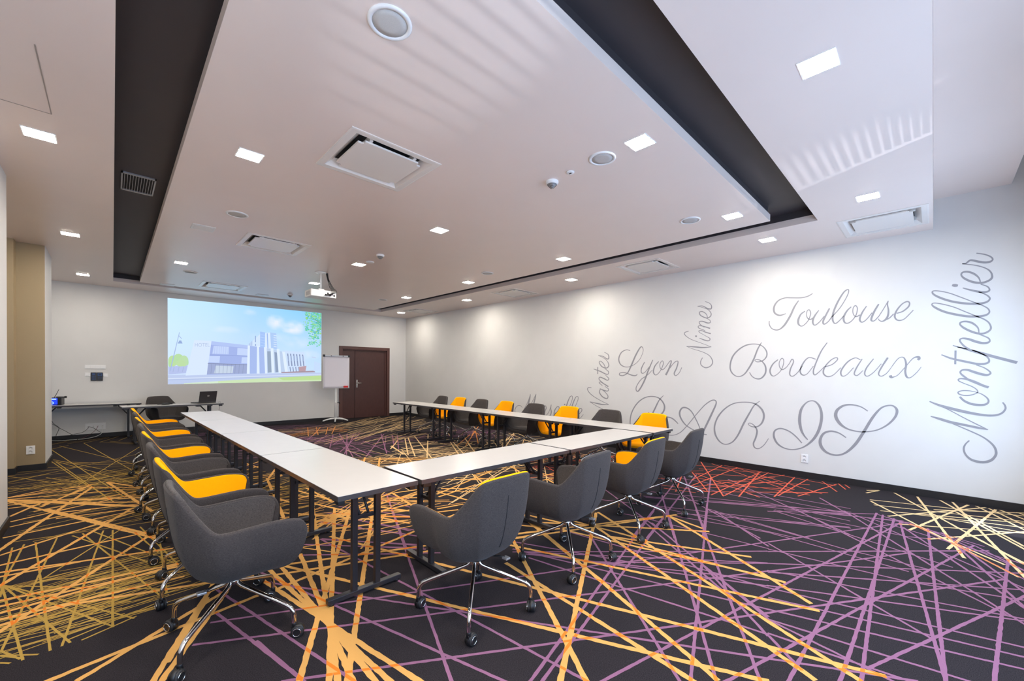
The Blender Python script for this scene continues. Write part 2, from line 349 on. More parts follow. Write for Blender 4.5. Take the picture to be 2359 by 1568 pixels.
CARPET={
'Y':[(3.59,2.42,1.5,1.2),(2.58,2.68,1.59,1.11),(2.14,2.25,1.96,0.76),(1.36,3.66,2.67,0.14),(0.89,3.38,2.22,0.52),(3.01,2.95,2.05,0.69),(3.62,2.42,2.54,0.22),(3.29,2.26,2.39,0.37),(3.15,2,3.63,0.99),(2.58,2.6,4.15,1.82),(2.5,2.53,4.05,1.86),(2.96,2.63,3.93,1.42),(4.06,1.88,3.96,1.49),(4.05,1.86,3.17,0.52),(3.15,2,3.36,0.7),(2.35,2.55,3.11,0.47),(2.97,2.38,3.36,0.81),(3.22,2.48,3.32,1.71),(1.67,4.37,0.72,1.94),(1.49,4.49,0.75,1.91),(1.76,4.2,0.62,2.04),(1.95,4.07,0.78,1.88),(1.06,3.47,0.8,1.86),(0.89,3.39,0.88,1.79),(0.81,3.39,0.93,1.74),(0.74,3.2,1.03,1.64),(0.49,3.38,0.13,2.5),(0.55,3.24,0.15,2.46),(0.43,3.2,0.19,2.62),(0.52,3.21,-0.12,2.75),(0.67,3.01,-0.23,2.84),(0.75,3.26,1.83,2.82),(0.9,3.36,1.9,2.91),(0.78,3.01,2.49,3.37),(1.22,3.86,1.56,4.08),(1.24,3.9,2.06,3.55),(1.3,4.09,1.76,4.1),(1.18,4.67,2.03,3.49),(1.58,4.21,2.14,3.6),(1.25,4.71,1.2,4.42),(-0.65,5.12,-0.35,6.42),(-0.64,4.99,0.2,5.65),(-0.61,4.75,0.33,4.86),(-0.59,4.59,0.35,4.27),(-0.57,4.49,-0.17,4.44),(-0.55,4.28,0.13,5.75),(-0.52,4.03,0.35,3.91),(-0.49,3.82,0.35,3.89),(-0.46,3.53,0.26,4.79),(-0.46,3.64,-0.16,3.68),(-0.3,3.72,0.74,3.31),(-0.48,3.73,0.36,3.64),(-0.48,6.32,0.33,4.56),(-0.69,6.03,-0.32,6.21),(-0.67,5.84,-0.16,6.02),(-0.67,5.5,0.19,5.68),(-0.5,3.93,0.34,3.85),(2.38,4.46,2.3,3.77),(2.14,4.4,1.65,4.08),(1.56,4.7,1.72,4.24),(1.71,4.24,2.21,3.77),(1.98,4.21,2.21,3.77),(1.39,4.12,2.68,4.26),(1.21,3.83,1.73,4.26),(1.28,4.03,2.48,3.94),(2.08,4.42,2.48,3.94),(2.08,4.46,2.56,4.06),(2.38,4.46,2.75,4.37),(1.94,4.14,2.73,4.34),(2.13,4.38,2.4,4.47),(1.29,4.52,1.65,4.07),(1.7,4.03,2.12,3.61),(1.75,4.15,2.03,3.46),(3.65,4.5,3.44,4.04),(2.74,4.07,3.98,4.49),(3.2,4.58,3.87,3.86),(2.8,4.14,2.87,3.66),(2.91,4.23,3.22,3.95),(2.7,3.97,3.34,4.08),(2.45,3.63,2.75,3.57),(2.39,3.55,2.6,3.46),(2.81,4.18,3.16,3.84),(3.69,4.5,3.98,4.49),(3.39,4.36,4.07,3.98),(4.4,4.53,4.02,3.73),(4.21,4.53,4.53,4.24),(3.54,4.37,3.91,3.81),(3.12,3.05,3.31,2.54),(3,2.93,3.12,2.39),(2.57,2.6,2.82,2.47),(2.5,2.54,2.76,2.44),(2.76,2.72,2.88,2.53),(2.96,2.9,2.41,1.52),(4.4,3.98,4.47,3.58),(4.2,3.8,4.55,3.78),(4.23,3.66,4.07,3.26),(4.04,3.66,4.42,3.6),(3.15,2.85,3.38,2.64),(-0.9,7.15,0.25,5.78),(-0.82,7.03,0,6.36),(-0.82,7.01,0.23,5.76),(-0.81,6.98,0.27,4.61),(-0.83,7.16,-0.13,7.32),(-0.84,7.17,-0.56,7.36),(-0.8,6.89,0.26,5.96),(-0.77,6.62,-0.55,6.59),(-0.73,6.22,-0.52,6.74),(-0.54,5.62,-0.18,7.13),(-0.83,7.08,0.29,6.66),(-0.8,6.88,0.27,6.17),(-0.79,6.78,0.27,6.28),(-0.57,6.3,0.28,6.59),(-0.54,6.46,-0.2,7.27),(-0.37,7.32,0.29,6.69),(-0.05,7.33,0.29,5.52),(-0.04,7.31,0.29,6.66),(-0.42,6.18,0.28,6.44),(-0.39,6.1,0.23,5.92),(-0.39,5.87,0.23,5.75),(-0.83,7.16,-0.23,7.15),(-0.53,6.56,-0.23,7.09),(3.02,6.61,2.86,6.3),(3.2,6.44,2.88,5.83),(2.88,6.56,3.77,5.9),(2.88,6.44,3.74,5.83),(2.91,6.25,3.63,5.85),(2.89,6.11,3.43,5.82),(2.97,6.52,3.7,5.83),(1.48,6.15,1.7,6.68),(1.48,6.21,1.21,4.48),(1.27,5.41,1.42,4.8),(1.3,4.56,1.42,4.78),(1.76,5.38,1.3,3.82),(1.71,5.37,1.74,4.62),(1.25,6.31,1.68,6.26),(1.2,6.08,1.5,5.61),(1.19,5.57,1.42,5.28),(1.22,5.18,1.35,5.01),(1.34,6.88,1.62,7.1),(1.3,6.6,1.53,6.7),(1.56,5.46,1.75,4.68),(1.48,5.18,1.66,4.89),(1.42,4.95,1.64,5.03),(1.29,4.5,1.45,4.32),(0.95,5.78,1.67,6.22),(1.04,6.49,1.75,6.32),(1.46,7.5,1.56,6.9),(1.2,6.98,1.68,7.43)],
'P':[(1.4,1.3,4.09,2.04),(1.43,1.26,4.19,1.93),(3.07,2.14,1.91,0.81),(4.23,1.96,2.03,0.69),(4.55,1.67,1.95,0.78),(4.46,1.75,2.19,0.55),(1.64,1.07,5.6,0.2),(2.05,0.67,5.29,-0.26),(3.76,2,2.87,0.9),(3.75,1.89,2.78,0.66),(3.3,1.29,2.6,0.62),(3.23,1.23,2.81,0.67),(2.45,2.5,2.86,1.57),(2.35,2.39,2.9,0.69),(2.33,2.19,2.62,0.62),(2.31,2.35,3.85,0.93),(2.38,2.28,3.61,0.87),(2.36,2.25,3.31,0.79),(2.39,2.25,3.22,0.77),(2.97,2.32,3.19,0.76),(2.74,1.67,5.58,0.19),(3.81,2.04,3.91,0.94),(4.1,1.82,4.31,1.04),(4.53,1.64,4.46,1.08),(4.57,1.6,3.96,0.95),(3.76,2.26,3.85,1.92),(2.58,1.86,3.6,0.87),(0.55,2.51,0.64,2.02),(0.49,3.28,0.81,1.86),(0.44,2.97,0.64,2.02),(0.3,2.7,3.47,0.83),(3.46,0.83,4.67,0.12),(0.4,2.87,2.8,1.66),(0.76,3.34,1.32,1.37),(0.74,3.18,2.74,0.03),(1.28,3.66,1.6,1.1),(0.56,2.1,4.58,-0.38),(2.09,3.93,1.13,1.54),(1.15,3.63,1.83,2.87),(1.06,3.44,1.88,2.73),(1.29,3.66,1.84,2.95),(1.59,3.74,1.93,3.13),(1.67,3.97,1.94,3.29),(1.54,4.31,2.13,3.58),(1.43,4.08,1.65,3.61),(5.77,0.4,2.28,0.46),(5.74,0.35,2.53,0.22),(5.68,0.26,2.44,0.29),(5.64,0.22,2.83,-0.06),(5.55,0.02,2.83,-0.06),(5.09,-0.43,3,-0.22),(2.67,0.21,4.4,-0.47),(4.66,1.13,4.9,0.65),(4.46,1.08,4.37,0.5),(4.37,0.5,4.38,-0),(4.31,1.04,4.22,0.11),(4.03,0.97,3.23,-0.02),(3.9,0.94,4.01,0.1),(4.01,0.1,4.24,-0.44),(3.84,0.93,5.22,-0.34),(3.6,0.87,4.82,-0.49),(3.44,0.83,4.45,-0.46),(3.47,0.84,3.91,-0.4),(3.22,0.78,3.88,-0.4),(3.19,0.77,3.5,-0.36),(3.05,0.73,3.38,-0.35),(2.9,0.69,3.24,-0.34),(2.78,0.67,2.92,-0.15),(2.78,0.67,2.65,0.11),(2.63,0.63,2.71,0.06),(2.61,0.62,2.42,0.43),(5.24,0.99,3.9,-0.33),(5.04,1.17,4.56,-0.12),(5.6,0.65,3.81,-0.4),(5.42,0.19,4.08,-0.42),(5.5,0,4.87,-0.5),(4.97,1.21,5.72,0.4),(5.72,0.4,5.29,-0.26),(5.29,-0.26,4.87,-0.5),(5.16,1.1,5.65,0.19),(5.29,0.98,5.63,0.15),(5.56,0.59,4.47,-0.46),(5.63,0.15,4.66,-0.48),(5.51,0.47,5.04,-0.52),(5.68,0.31,5.32,-0.32),(5.08,1.17,5.13,0.14),(5.13,0.14,5.21,-0),(5.5,-0.07,4.38,-0.45),(5.15,-0.16,4.1,-0.42),(1.14,3.63,1.83,2.9),(1.28,3.64,1.86,2.96),(1.07,3.43,1.77,2.81),(1.41,4.06,1.65,3.67),(1.76,3.76,1.97,3.29),(1.68,3.98,1.73,3.85),(1.73,4.41,2.14,3.62),(2.27,4.5,2.41,4.12),(2.14,4.4,2.32,3.68),(2.32,4.5,1.69,2.91),(1.69,3.6,1.94,3.12),(3.26,1.83,5.85,2.51),(3.36,1.74,6.02,2.36),(4.69,2.24,3.54,1.57),(5.88,2.49,3.75,1.37),(6.04,2.17,3.72,1.4),(4.87,2.08,4.1,1.05),(4.58,1.68,4.43,0.75),(6.08,1.96,4.8,0.51),(4.42,2.88,3.52,1.59),(4,2.64,5.01,0.53),(4.24,2.09,4.35,0.82),(4.49,2.37,5.5,0.58),(4.72,2.4,5.55,0.59),(5.62,2.73,5.74,0.61),(4.87,1.79,5.6,0.59),(5.4,2.59,5.25,0.56),(4.46,2.33,5.22,1.19),(5.51,1.56,5.53,0.59),(5.97,0.92,5.46,0.58),(4.2,1.84,5.04,0.54),(3.58,9.47,2.9,7.83),(3.73,9.5,2.9,6.8),(3.86,9.38,2.89,7.04),(4.08,9.2,2.89,7.33),(3.87,9.06,2.89,7.13),(3.5,9.54,2.87,8.55),(3.44,10.09,2.87,9),(3.48,9.25,3.16,6.66),(4.46,8.78,3.06,6.66),(4.44,8.88,3.45,6.68),(4.55,8.55,3.95,7.36),(4.6,8.42,3.81,6.92),(3.11,7.76,2.99,6.68),(3.13,7.62,3.34,6.68),(2.99,7.14,4.24,7.73),(3.07,8.13,3.62,8.98),(2.84,9.65,4.16,9.13),(2.88,9.47,3.29,7.94),(2.89,9.18,3.63,8.96),(2.89,9.61,3.34,8.26),(3.7,8.2,3.55,6.74),(3.8,8.53,4.66,8.22),(3.07,9.45,3.56,7.47),(2.92,8.63,4.08,8.58),(2.78,9.41,3.61,9.13)],
'E':[(6.32,0.5,6.8,-0.69),(6.26,0.49,4.69,-0.45),(6.1,0.45,6.54,-0.66),(5.89,0.38,6.47,-0.65),(5.72,0.31,6.91,-0.42),(5.36,0.14,6.9,-0.29),(6.91,0.12,4.86,-0.19),(5.01,-0.1,6.89,-0.49),(6.91,-0.07,5.57,-0.56),(6.92,-0.17,4.71,-0.48),(6.92,0.32,5.04,-0.51),(5.18,0.02,6.12,-0.62),(5.5,0.22,6.05,-0.61),(6.91,-0.35,6.17,-0.62),(6.89,-0.44,6.36,-0.64),(6.9,-0.52,6.62,-0.67),(6.8,0.57,6.92,0.46),(6.65,0.56,6.92,0.46),(5.59,0.14,4.92,-0.4),(6,0.14,6.27,-0.62),(6.06,-0.06,6.07,-0.61),(6.37,-0.02,6.95,-0.7),(5.62,-0.24,5.08,-0.51),(6.46,-0.18,5.46,-0.56),(6.92,-0.64,6.82,-0.69),(3.7,7.02,4.26,7.78),(3.83,7.26,3.63,6.32),(3.88,7.32,3.62,6.41),(4.52,7.94,3.65,6.3),(4.62,7.98,3.69,6.14),(4.83,8.07,3.82,5.83),(5.18,8.06,3.76,5.88),(4.1,5.77,5.26,6.55),(4.98,6.92,4.34,5.78),(5.02,6.88,4.44,5.77),(5.1,6.47,4.71,5.8),(5.65,7.95,5.1,6.93),(5.57,7.22,4.98,6.25),(5.54,5.97,6.97,7.04),(5.55,5.85,6.75,6.84),(5.54,6.43,5.23,5.92),(4.24,8.05,6.1,8.2),(3.6,6.78,5.18,7.23),(3.61,6.68,4.57,6.61),(3.55,6.47,4.66,6.03),(3.63,6.24,4.67,5.83),(3.99,6.72,4.69,6.3),(3.95,7.37,4.79,7.2),(4.18,7.62,4.88,6.55),(3.75,6.94,4.04,5.96),(3.68,6.45,5.14,6.66),(4.14,7.77,5.29,8.26),(3.93,6.49,5.04,6.09),(4.04,7.08,5.48,6.6),(3.91,6.99,4.22,5.88),(3.74,6.06,4.86,5.95),(4.36,7.95,5.36,7.76),(4.68,7.3,4.9,5.92),(5.12,7.69,5.15,6.32),(6.94,6.99,6.58,6.28),(6.54,6.05,6.89,6.01),(5.95,6.43,6.96,6.22),(5.58,6.51,6.45,6.26),(5.65,6.21,6.55,5.91),(5.31,6.17,6.27,6.42),(6.73,7.02,6.22,5.83),(6.17,6.91,6.97,6.81),(4.49,8.51,5.93,9.06),(4.88,9.25,6.6,9.92),(5,9.49,6.5,10.23),(5.27,10,6.57,10.65),(5.49,10.42,6.94,10.84),(5.73,10.88,6.53,11.45),(4.76,9.03,5.81,9.35),(4.22,10.95,6.53,11.53),(4.06,10.28,6.35,11.1),(4.16,10,6.11,10.77),(3.17,8.66,5.86,10.24),(3.65,8.52,5.59,9.78),(3.69,8.09,4.81,8.4),(3.61,8.55,6.76,10.77),(3.68,7.71,5.29,8.32),(3.58,8.31,5.58,10.01),(2.98,8.33,3.92,9.02),(4.05,10.68,6.59,12.09),(2.76,10.84,3.63,9.67),(2.82,10.54,4.36,10.02),(2.86,11.02,3.54,10.44),(4.27,10.29,6.79,11.93)],
'R':[(6.93,2.65,5.19,1.72),(6.11,2.46,5.25,1.92),(6.93,2.48,5.97,1.13),(6.94,2.1,5.36,2.17),(6.92,1.77,5.13,1.84),(6.93,1.68,5.22,1.72),(6.86,1.78,5.31,1.59),(6.9,1.35,5.62,1.3),(6.92,1.2,5.7,1.28),(6.92,2.32,5.64,2.28),(6.89,0.88,5.86,1.11),(6.92,1.04,6.45,0.82),(6.94,0.87,6.66,0.76),(6.94,0.8,6.77,0.73),(5.15,2.01,6.31,0.89),(5.81,2.29,6.02,1.02),(6.07,2.41,6.66,1.53),(6.61,2.61,6.85,2.08),(5.3,2.14,6.94,1.48),(5.57,2.05,6.17,1.21),(5.24,2.06,6.47,1.46),(6.95,2.3,6.87,1.46),(6.49,1.68,6.17,1.21),(6.92,2.12,6.19,0.93),(6.04,2.35,5.46,1.41),(5.92,2.03,6.58,1.12),(5.8,2.48,4.95,2.19),(5.46,2.62,5.24,1.93),(4.99,2.36,5.09,2),(5.11,2.46,5.2,2.1),(6.9,1.66,6.78,0.87),(5.68,4.13,5.92,3.56),(5.49,3.94,6.08,3.65),(5.89,4.19,5.73,3.5),(6.41,2.48,6.86,1.78)],
'N':[(3.56,11.09,3.09,9.59),(3.72,10.96,3.31,9.63),(3.94,10.77,3.46,9.58),(3.8,10.89,3.18,9.58),(4.14,10.8,3.58,9.55),(3.18,10.48,4.15,10.01),(3.29,11.13,4.14,9.93),(3.13,10.18,4.22,10.43),(3.33,10.36,4.05,9.82),(3.29,9.96,4.24,10.52),(3.93,10.68,3.98,9.7),(3.51,10.47,3.93,9.66),(3.22,11.09,4.1,10.64),(4.83,6.49,5.9,7.43),(6.86,8.45,5.1,6.15),(6.94,8.39,4.96,6.38),(5.86,7.32,6.83,8.29),(6.31,7.86,6.06,7.3)],
'O':[(-0,5.12,0,3.19),(-0.46,5.19,-0.23,3.14),(-0.06,5.16,-0.19,3.15),(-0.34,5.2,-0.38,4.07),(-0.38,4.07,-0.41,3.29),(-0.58,5.16,-0.51,4.09),(-0.52,5.19,-0.53,4.25),(-0.53,4.31,-0.32,3.13),(-0.53,4.32,-0.16,3.16),(-0.53,4.32,0,3.2),(-0.53,4.32,0.09,3.22),(-0.52,4.29,0.24,3.52),(-0.19,5.19,0.23,3.38),(-0.25,5.18,0.2,4.07),(-0.12,5.18,0.33,3.95),(0.14,4.92,0.26,4.25),(0.18,5.06,0.35,3.88),(-0.34,4.26,0.06,5.11),(-0.41,3.26,-0.32,3.15),(-0.4,3.18,-0.36,3.14),(-0.41,3.26,-0.27,3.14),(-0.33,3.15,-0.41,3.31),(-0.35,4.23,-0.18,4.11),(0.29,4.68,0.25,3.44),(0.23,3.35,-0.18,3.2),(-0.12,3.15,0.1,3.24),(-0.7,9.76,0.24,7.48),(-0.68,9.52,-0.22,7.26),(-0.8,11.01,0.1,6.33),(-0.4,11.47,0.28,7.49),(-0.71,11.33,0.24,8.44),(-0.31,7.35,0.36,10.26),(-0.66,9.57,0.25,6.89),(-1,8.58,-0.31,7.35),(-0.62,9.4,0.01,6.19),(-0.18,7.13,0.01,6.19),(-0.67,9.38,0.22,8.35),(-0.58,9.4,0.22,8.49),(-0.5,9.17,0.29,8.71),(-0.95,8.15,0.34,9.44),(-0.94,8.11,-0.32,8.82),(-1,8.6,-0.51,8.72),(-0.95,8.83,-0.48,8.69),(-0.68,8.98,0.27,8.18),(-0.91,7.79,0.29,8.28),(-0.9,7.71,0.3,8.05),(-0.93,8.02,-0.13,8.11),(-0.88,7.54,0.28,7.74),(-0.9,7.73,-0.4,7.21),(-0.86,7.38,0.31,8.2),(-0.87,7.5,-0.06,8.1),(-0.79,7.57,0.26,7.55),(-0.89,7.62,-0.12,7.62),(-0.66,7.85,0.26,7.37),(-0.7,7.72,0.19,7.2),(-0.84,11.69,-0.19,11.94),(-0.62,11.54,-0.06,12.16),(-0.4,11.47,-0.05,12.04),(-0.18,11.4,0.09,12.1),(0.09,11.42,0.3,12.09),(-0.18,11.45,0.28,10.74),(-0.04,11.43,0.36,10.72),(-0.82,11.62,-0.62,12.04),(-0.78,10.95,-0.59,11.32),(0.29,11.41,0.36,10.97),(-0.41,7.54,0.27,7.8),(-0.49,7.86,0.28,7.95),(-0.98,8.4,-0.4,8.35),(-0.63,8.17,-0.24,7.42),(-0.23,7.29,0.29,7.25),(-0.32,7.98,0.24,6.98)],
}
WORDS={
'Montpellier':[[[(-0.291,0.717,0.012),(-0.261,0.668,0.014),(-0.250,0.614,0.016),(-0.265,0.554,0.018),(-0.304,0.506,0.023),(-0.357,0.487,0.028),(-0.409,0.490,0.028),(-0.454,0.517,0.025),(-0.481,0.560,0.021),(-0.491,0.605,0.020),(-0.480,0.663,0.019),(-0.445,0.719,0.017),(-0.388,0.772,0.014),(-0.300,0.824,0.013),(-0.179,0.887,0.012),(-0.080,0.936,0.012),(0.020,0.967,0.011)],[(0.020,0.967,0.011),(-0.054,0.943,0.027),(-0.148,0.911,0.030),(-0.270,0.887,0.026),(-0.358,0.869,0.023),(-0.429,0.855,0.009)],[(-0.429,0.855,0.008),(-0.363,0.896,0.011),(-0.239,0.977,0.010),(-0.115,1.062,0.010),(0.032,1.144,0.010)],[(0.032,1.144,0.011),(-0.052,1.103,0.025),(-0.177,1.062,0.032),(-0.297,1.031,0.030),(-0.396,1.015,0.024),(-0.453,1.015,0.022),(-0.497,1.027,0.019),(-0.530,1.053,0.017),(-0.550,1.097,0.015),(-0.545,1.135,0.014),(-0.529,1.166,0.012)]],
[[(-0.211,1.212,0.018),(-0.248,1.165,0.022),(-0.302,1.134,0.026),(-0.360,1.126,0.026),(-0.406,1.135,0.022),(-0.428,1.166,0.015),(-0.419,1.205,0.014),(-0.381,1.246,0.011),(-0.335,1.269,0.008),(-0.282,1.283,0.011),(-0.229,1.282,0.012),(-0.199,1.265,0.012),(-0.205,1.243,0.014),(-0.241,1.229,0.014),(-0.283,1.231,0.014),(-0.324,1.248,0.011),(-0.347,1.271,0.010),(-0.337,1.301,0.011),(-0.299,1.335,0.011),(-0.245,1.364,0.010),(-0.203,1.390,0.013)]],
[[(-0.203,1.390,0.012),(-0.197,1.408,0.013),(-0.215,1.420,0.016),(-0.263,1.414,0.022),(-0.322,1.384,0.029),(-0.380,1.348,0.026),(-0.427,1.326,0.026)],[(-0.286,1.405,0.011),(-0.238,1.449,0.019),(-0.212,1.488,0.015),(-0.225,1.517,0.017),(-0.267,1.520,0.023),(-0.320,1.495,0.027),(-0.373,1.472,0.027),(-0.413,1.464,0.024),(-0.438,1.481,0.015),(-0.429,1.507,0.014),(-0.389,1.546,0.012),(-0.331,1.577,0.011)]],
[[(-0.058,1.699,0.012),(-0.126,1.659,0.020),(-0.200,1.631,0.024),(-0.272,1.608,0.024),(-0.331,1.590,0.024),(-0.382,1.587,0.024),(-0.419,1.602,0.019),(-0.426,1.632,0.014),(-0.410,1.667,0.014),(-0.364,1.707,0.012),(-0.288,1.749,0.012),(-0.185,1.783,0.010)],[(-0.171,1.744,0.016),(-0.171,1.585,0.016)]],
[[(-0.148,1.804,0.011),(-0.222,1.771,0.016),(-0.302,1.736,0.027),(-0.414,1.687,0.030),(-0.522,1.641,0.030),(-0.624,1.599,0.031)],[(-0.296,1.740,0.012),(-0.245,1.784,0.018),(-0.212,1.833,0.015),(-0.204,1.868,0.014),(-0.226,1.882,0.019),(-0.272,1.870,0.024),(-0.323,1.841,0.027),(-0.374,1.821,0.026),(-0.412,1.824,0.023),(-0.428,1.844,0.013),(-0.414,1.878,0.014),(-0.356,1.917,0.012),(-0.311,1.947,0.011)]],
[[(-0.347,1.940,0.009),(-0.338,1.996,0.013),(-0.298,2.049,0.020),(-0.252,2.072,0.020),(-0.212,2.069,0.018),(-0.202,2.044,0.015),(-0.230,2.003,0.021),(-0.288,1.957,0.023),(-0.344,1.930,0.023),(-0.389,1.931,0.021),(-0.426,1.960,0.017),(-0.434,1.997,0.014),(-0.417,2.048,0.013),(-0.381,2.089,0.013),(-0.331,2.122,0.012)]],
[[(-0.331,2.122,0.012),(-0.239,2.186,0.011),(-0.151,2.247,0.011),(-0.061,2.291,0.012),(0.007,2.312,0.012),(0.028,2.297,0.012),(-0.000,2.258,0.021),(-0.074,2.202,0.024),(-0.170,2.159,0.025),(-0.263,2.130,0.025),(-0.342,2.123,0.024),(-0.397,2.133,0.021),(-0.421,2.164,0.013),(-0.407,2.207,0.012),(-0.362,2.249,0.011)]],
[[(-0.362,2.249,0.012),(-0.306,2.285,0.010),(-0.208,2.352,0.011),(-0.107,2.417,0.011),(-0.016,2.453,0.012),(0.024,2.452,0.014),(0.014,2.415,0.018),(-0.048,2.363,0.023),(-0.138,2.313,0.024),(-0.238,2.280,0.025),(-0.329,2.266,0.024),(-0.395,2.275,0.021),(-0.422,2.309,0.014),(-0.408,2.344,0.013),(-0.371,2.378,0.011),(-0.338,2.397,0.009)]],
[[(-0.217,2.460,0.009),(-0.264,2.434,0.017),(-0.327,2.405,0.022),(-0.377,2.390,0.022),(-0.412,2.397,0.018),(-0.417,2.422,0.012),(-0.398,2.453,0.012),(-0.353,2.482,0.010)],[(-0.133,2.503,0.022),(-0.156,2.497,0.033),(-0.179,2.491,0.022)]],
[[(-0.350,2.510,0.010),(-0.336,2.559,0.013),(-0.302,2.606,0.019),(-0.256,2.637,0.021),(-0.216,2.638,0.019),(-0.204,2.610,0.014),(-0.228,2.567,0.019),(-0.286,2.520,0.023),(-0.342,2.499,0.023),(-0.386,2.501,0.022),(-0.427,2.528,0.020),(-0.435,2.568,0.015),(-0.417,2.621,0.013),(-0.373,2.666,0.011),(-0.306,2.703,0.011),(-0.209,2.737,0.008)]],
[[(-0.209,2.737,0.009),(-0.237,2.736,0.014),(-0.266,2.763,0.019),(-0.288,2.761,0.021),(-0.339,2.736,0.023),(-0.383,2.720,0.023),(-0.421,2.723,0.021),(-0.437,2.745,0.013),(-0.421,2.777,0.013),(-0.377,2.811,0.012),(-0.316,2.837,0.011)]]],
'Toulouse':[[[(1.193,2.580,0.012),(1.249,2.548,0.016),(1.330,2.537,0.016),(1.439,2.550,0.016),(1.516,2.559,0.016),(1.594,2.535,0.019),(1.642,2.479,0.023),(1.659,2.414,0.025),(1.645,2.351,0.023),(1.591,2.313,0.022),(1.539,2.319,0.016),(1.507,2.331,0.012)],[(1.354,2.502,0.013),(1.403,2.418,0.022),(1.444,2.312,0.025),(1.486,2.225,0.026),(1.528,2.157,0.025),(1.579,2.110,0.018),(1.632,2.102,0.016),(1.686,2.133,0.013),(1.714,2.192,0.013),(1.715,2.242,0.011)]],
[[(1.277,2.343,0.015),(1.327,2.301,0.020),(1.355,2.224,0.026),(1.350,2.164,0.022),(1.316,2.135,0.014),(1.276,2.158,0.013),(1.236,2.214,0.012),(1.213,2.290,0.013),(1.218,2.339,0.013),(1.234,2.358,0.014),(1.254,2.338,0.012),(1.259,2.285,0.011),(1.244,2.239,0.012),(1.212,2.222,0.016),(1.180,2.243,0.015)]],
[[(1.120,2.339,0.012),(1.165,2.266,0.021),(1.186,2.200,0.023),(1.178,2.151,0.018),(1.154,2.139,0.016),(1.109,2.179,0.013),(1.055,2.256,0.012)],[(1.002,2.354,0.018),(1.040,2.264,0.021),(1.070,2.181,0.021),(1.058,2.143,0.017),(1.016,2.172,0.012),(0.979,2.230,0.012)]],
[[(0.979,2.230,0.012),(0.898,2.335,0.012),(0.841,2.441,0.011),(0.809,2.521,0.011),(0.802,2.571,0.010),(0.817,2.582,0.013),(0.857,2.545,0.017),(0.914,2.431,0.021),(0.957,2.304,0.022),(0.967,2.210,0.021),(0.951,2.152,0.016),(0.925,2.147,0.015),(0.881,2.193,0.012),(0.849,2.237,0.010)]],
[[(0.773,2.350,0.012),(0.817,2.299,0.018),(0.849,2.219,0.022),(0.840,2.153,0.019),(0.807,2.136,0.015),(0.765,2.165,0.012),(0.723,2.235,0.011),(0.710,2.316,0.011),(0.721,2.354,0.010),(0.735,2.360,0.012),(0.753,2.330,0.010),(0.755,2.275,0.010),(0.741,2.232,0.010),(0.716,2.216,0.015),(0.684,2.236,0.014)]],
[[(0.619,2.343,0.011),(0.660,2.265,0.018),(0.684,2.186,0.020),(0.673,2.144,0.017),(0.648,2.142,0.014),(0.611,2.179,0.011),(0.564,2.252,0.011)],[(0.502,2.355,0.016),(0.544,2.263,0.021),(0.570,2.176,0.020),(0.563,2.146,0.016),(0.536,2.151,0.012),(0.496,2.205,0.011)]],
[[(0.496,2.205,0.010),(0.451,2.298,0.010),(0.412,2.386,0.010)],[(0.412,2.386,0.009),(0.419,2.339,0.012),(0.409,2.267,0.016),(0.414,2.197,0.020),(0.436,2.151,0.021),(0.469,2.133,0.014),(0.496,2.152,0.010),(0.499,2.170,0.008)]],
[[(0.436,2.147,0.012),(0.398,2.170,0.013),(0.360,2.219,0.011)],[(0.334,2.221,0.012),(0.278,2.241,0.015),(0.229,2.292,0.016),(0.220,2.338,0.013),(0.242,2.357,0.016),(0.285,2.332,0.014),(0.328,2.268,0.017),(0.350,2.200,0.018),(0.340,2.152,0.016),(0.308,2.131,0.016),(0.264,2.145,0.011),(0.221,2.197,0.010),(0.185,2.247,0.009)]]],
'Bordeaux':[[[(1.812,1.927,0.009),(1.862,1.829,0.019),(1.913,1.678,0.022),(1.974,1.549,0.022),(2.048,1.441,0.018),(2.135,1.411,0.014),(2.214,1.464,0.018),(2.245,1.561,0.020),(2.217,1.707,0.023),(2.141,1.814,0.021),(2.032,1.889,0.019),(1.916,1.908,0.014),(1.812,1.880,0.013),(1.749,1.802,0.016),(1.742,1.721,0.016),(1.788,1.657,0.014),(1.860,1.635,0.012),(1.898,1.659,0.010),(1.871,1.672,0.012),(1.808,1.648,0.013),(1.757,1.571,0.020),(1.755,1.468,0.021),(1.805,1.393,0.020),(1.867,1.380,0.016),(1.930,1.414,0.013),(1.969,1.478,0.011)]],
[[(1.595,1.666,0.013),(1.657,1.605,0.017),(1.695,1.514,0.020),(1.678,1.441,0.017),(1.635,1.428,0.011),(1.567,1.492,0.010),(1.530,1.582,0.010),(1.525,1.660,0.010),(1.550,1.683,0.011),(1.579,1.627,0.010),(1.574,1.559,0.010),(1.539,1.519,0.013),(1.491,1.552,0.011)]],
[[(1.491,1.552,0.010),(1.454,1.608,0.010),(1.423,1.670,0.013),(1.404,1.630,0.013),(1.440,1.526,0.017),(1.446,1.448,0.015),(1.409,1.426,0.013),(1.350,1.482,0.010),(1.300,1.570,0.010)]],
[[(1.146,1.665,0.013),(1.226,1.688,0.013),(1.288,1.613,0.017),(1.323,1.504,0.018),(1.295,1.445,0.017),(1.241,1.461,0.010),(1.171,1.569,0.009)],[(1.021,1.889,0.011),(1.087,1.771,0.015),(1.146,1.601,0.016),(1.170,1.494,0.016),(1.152,1.447,0.015),(1.101,1.494,0.010),(1.047,1.562,0.008)]],
[[(1.047,1.558,0.010),(0.966,1.589,0.012),(0.909,1.651,0.012),(0.918,1.683,0.012),(0.975,1.652,0.013),(1.042,1.558,0.016),(1.057,1.473,0.017),(1.014,1.427,0.017),(0.948,1.449,0.010),(0.870,1.547,0.009)]],
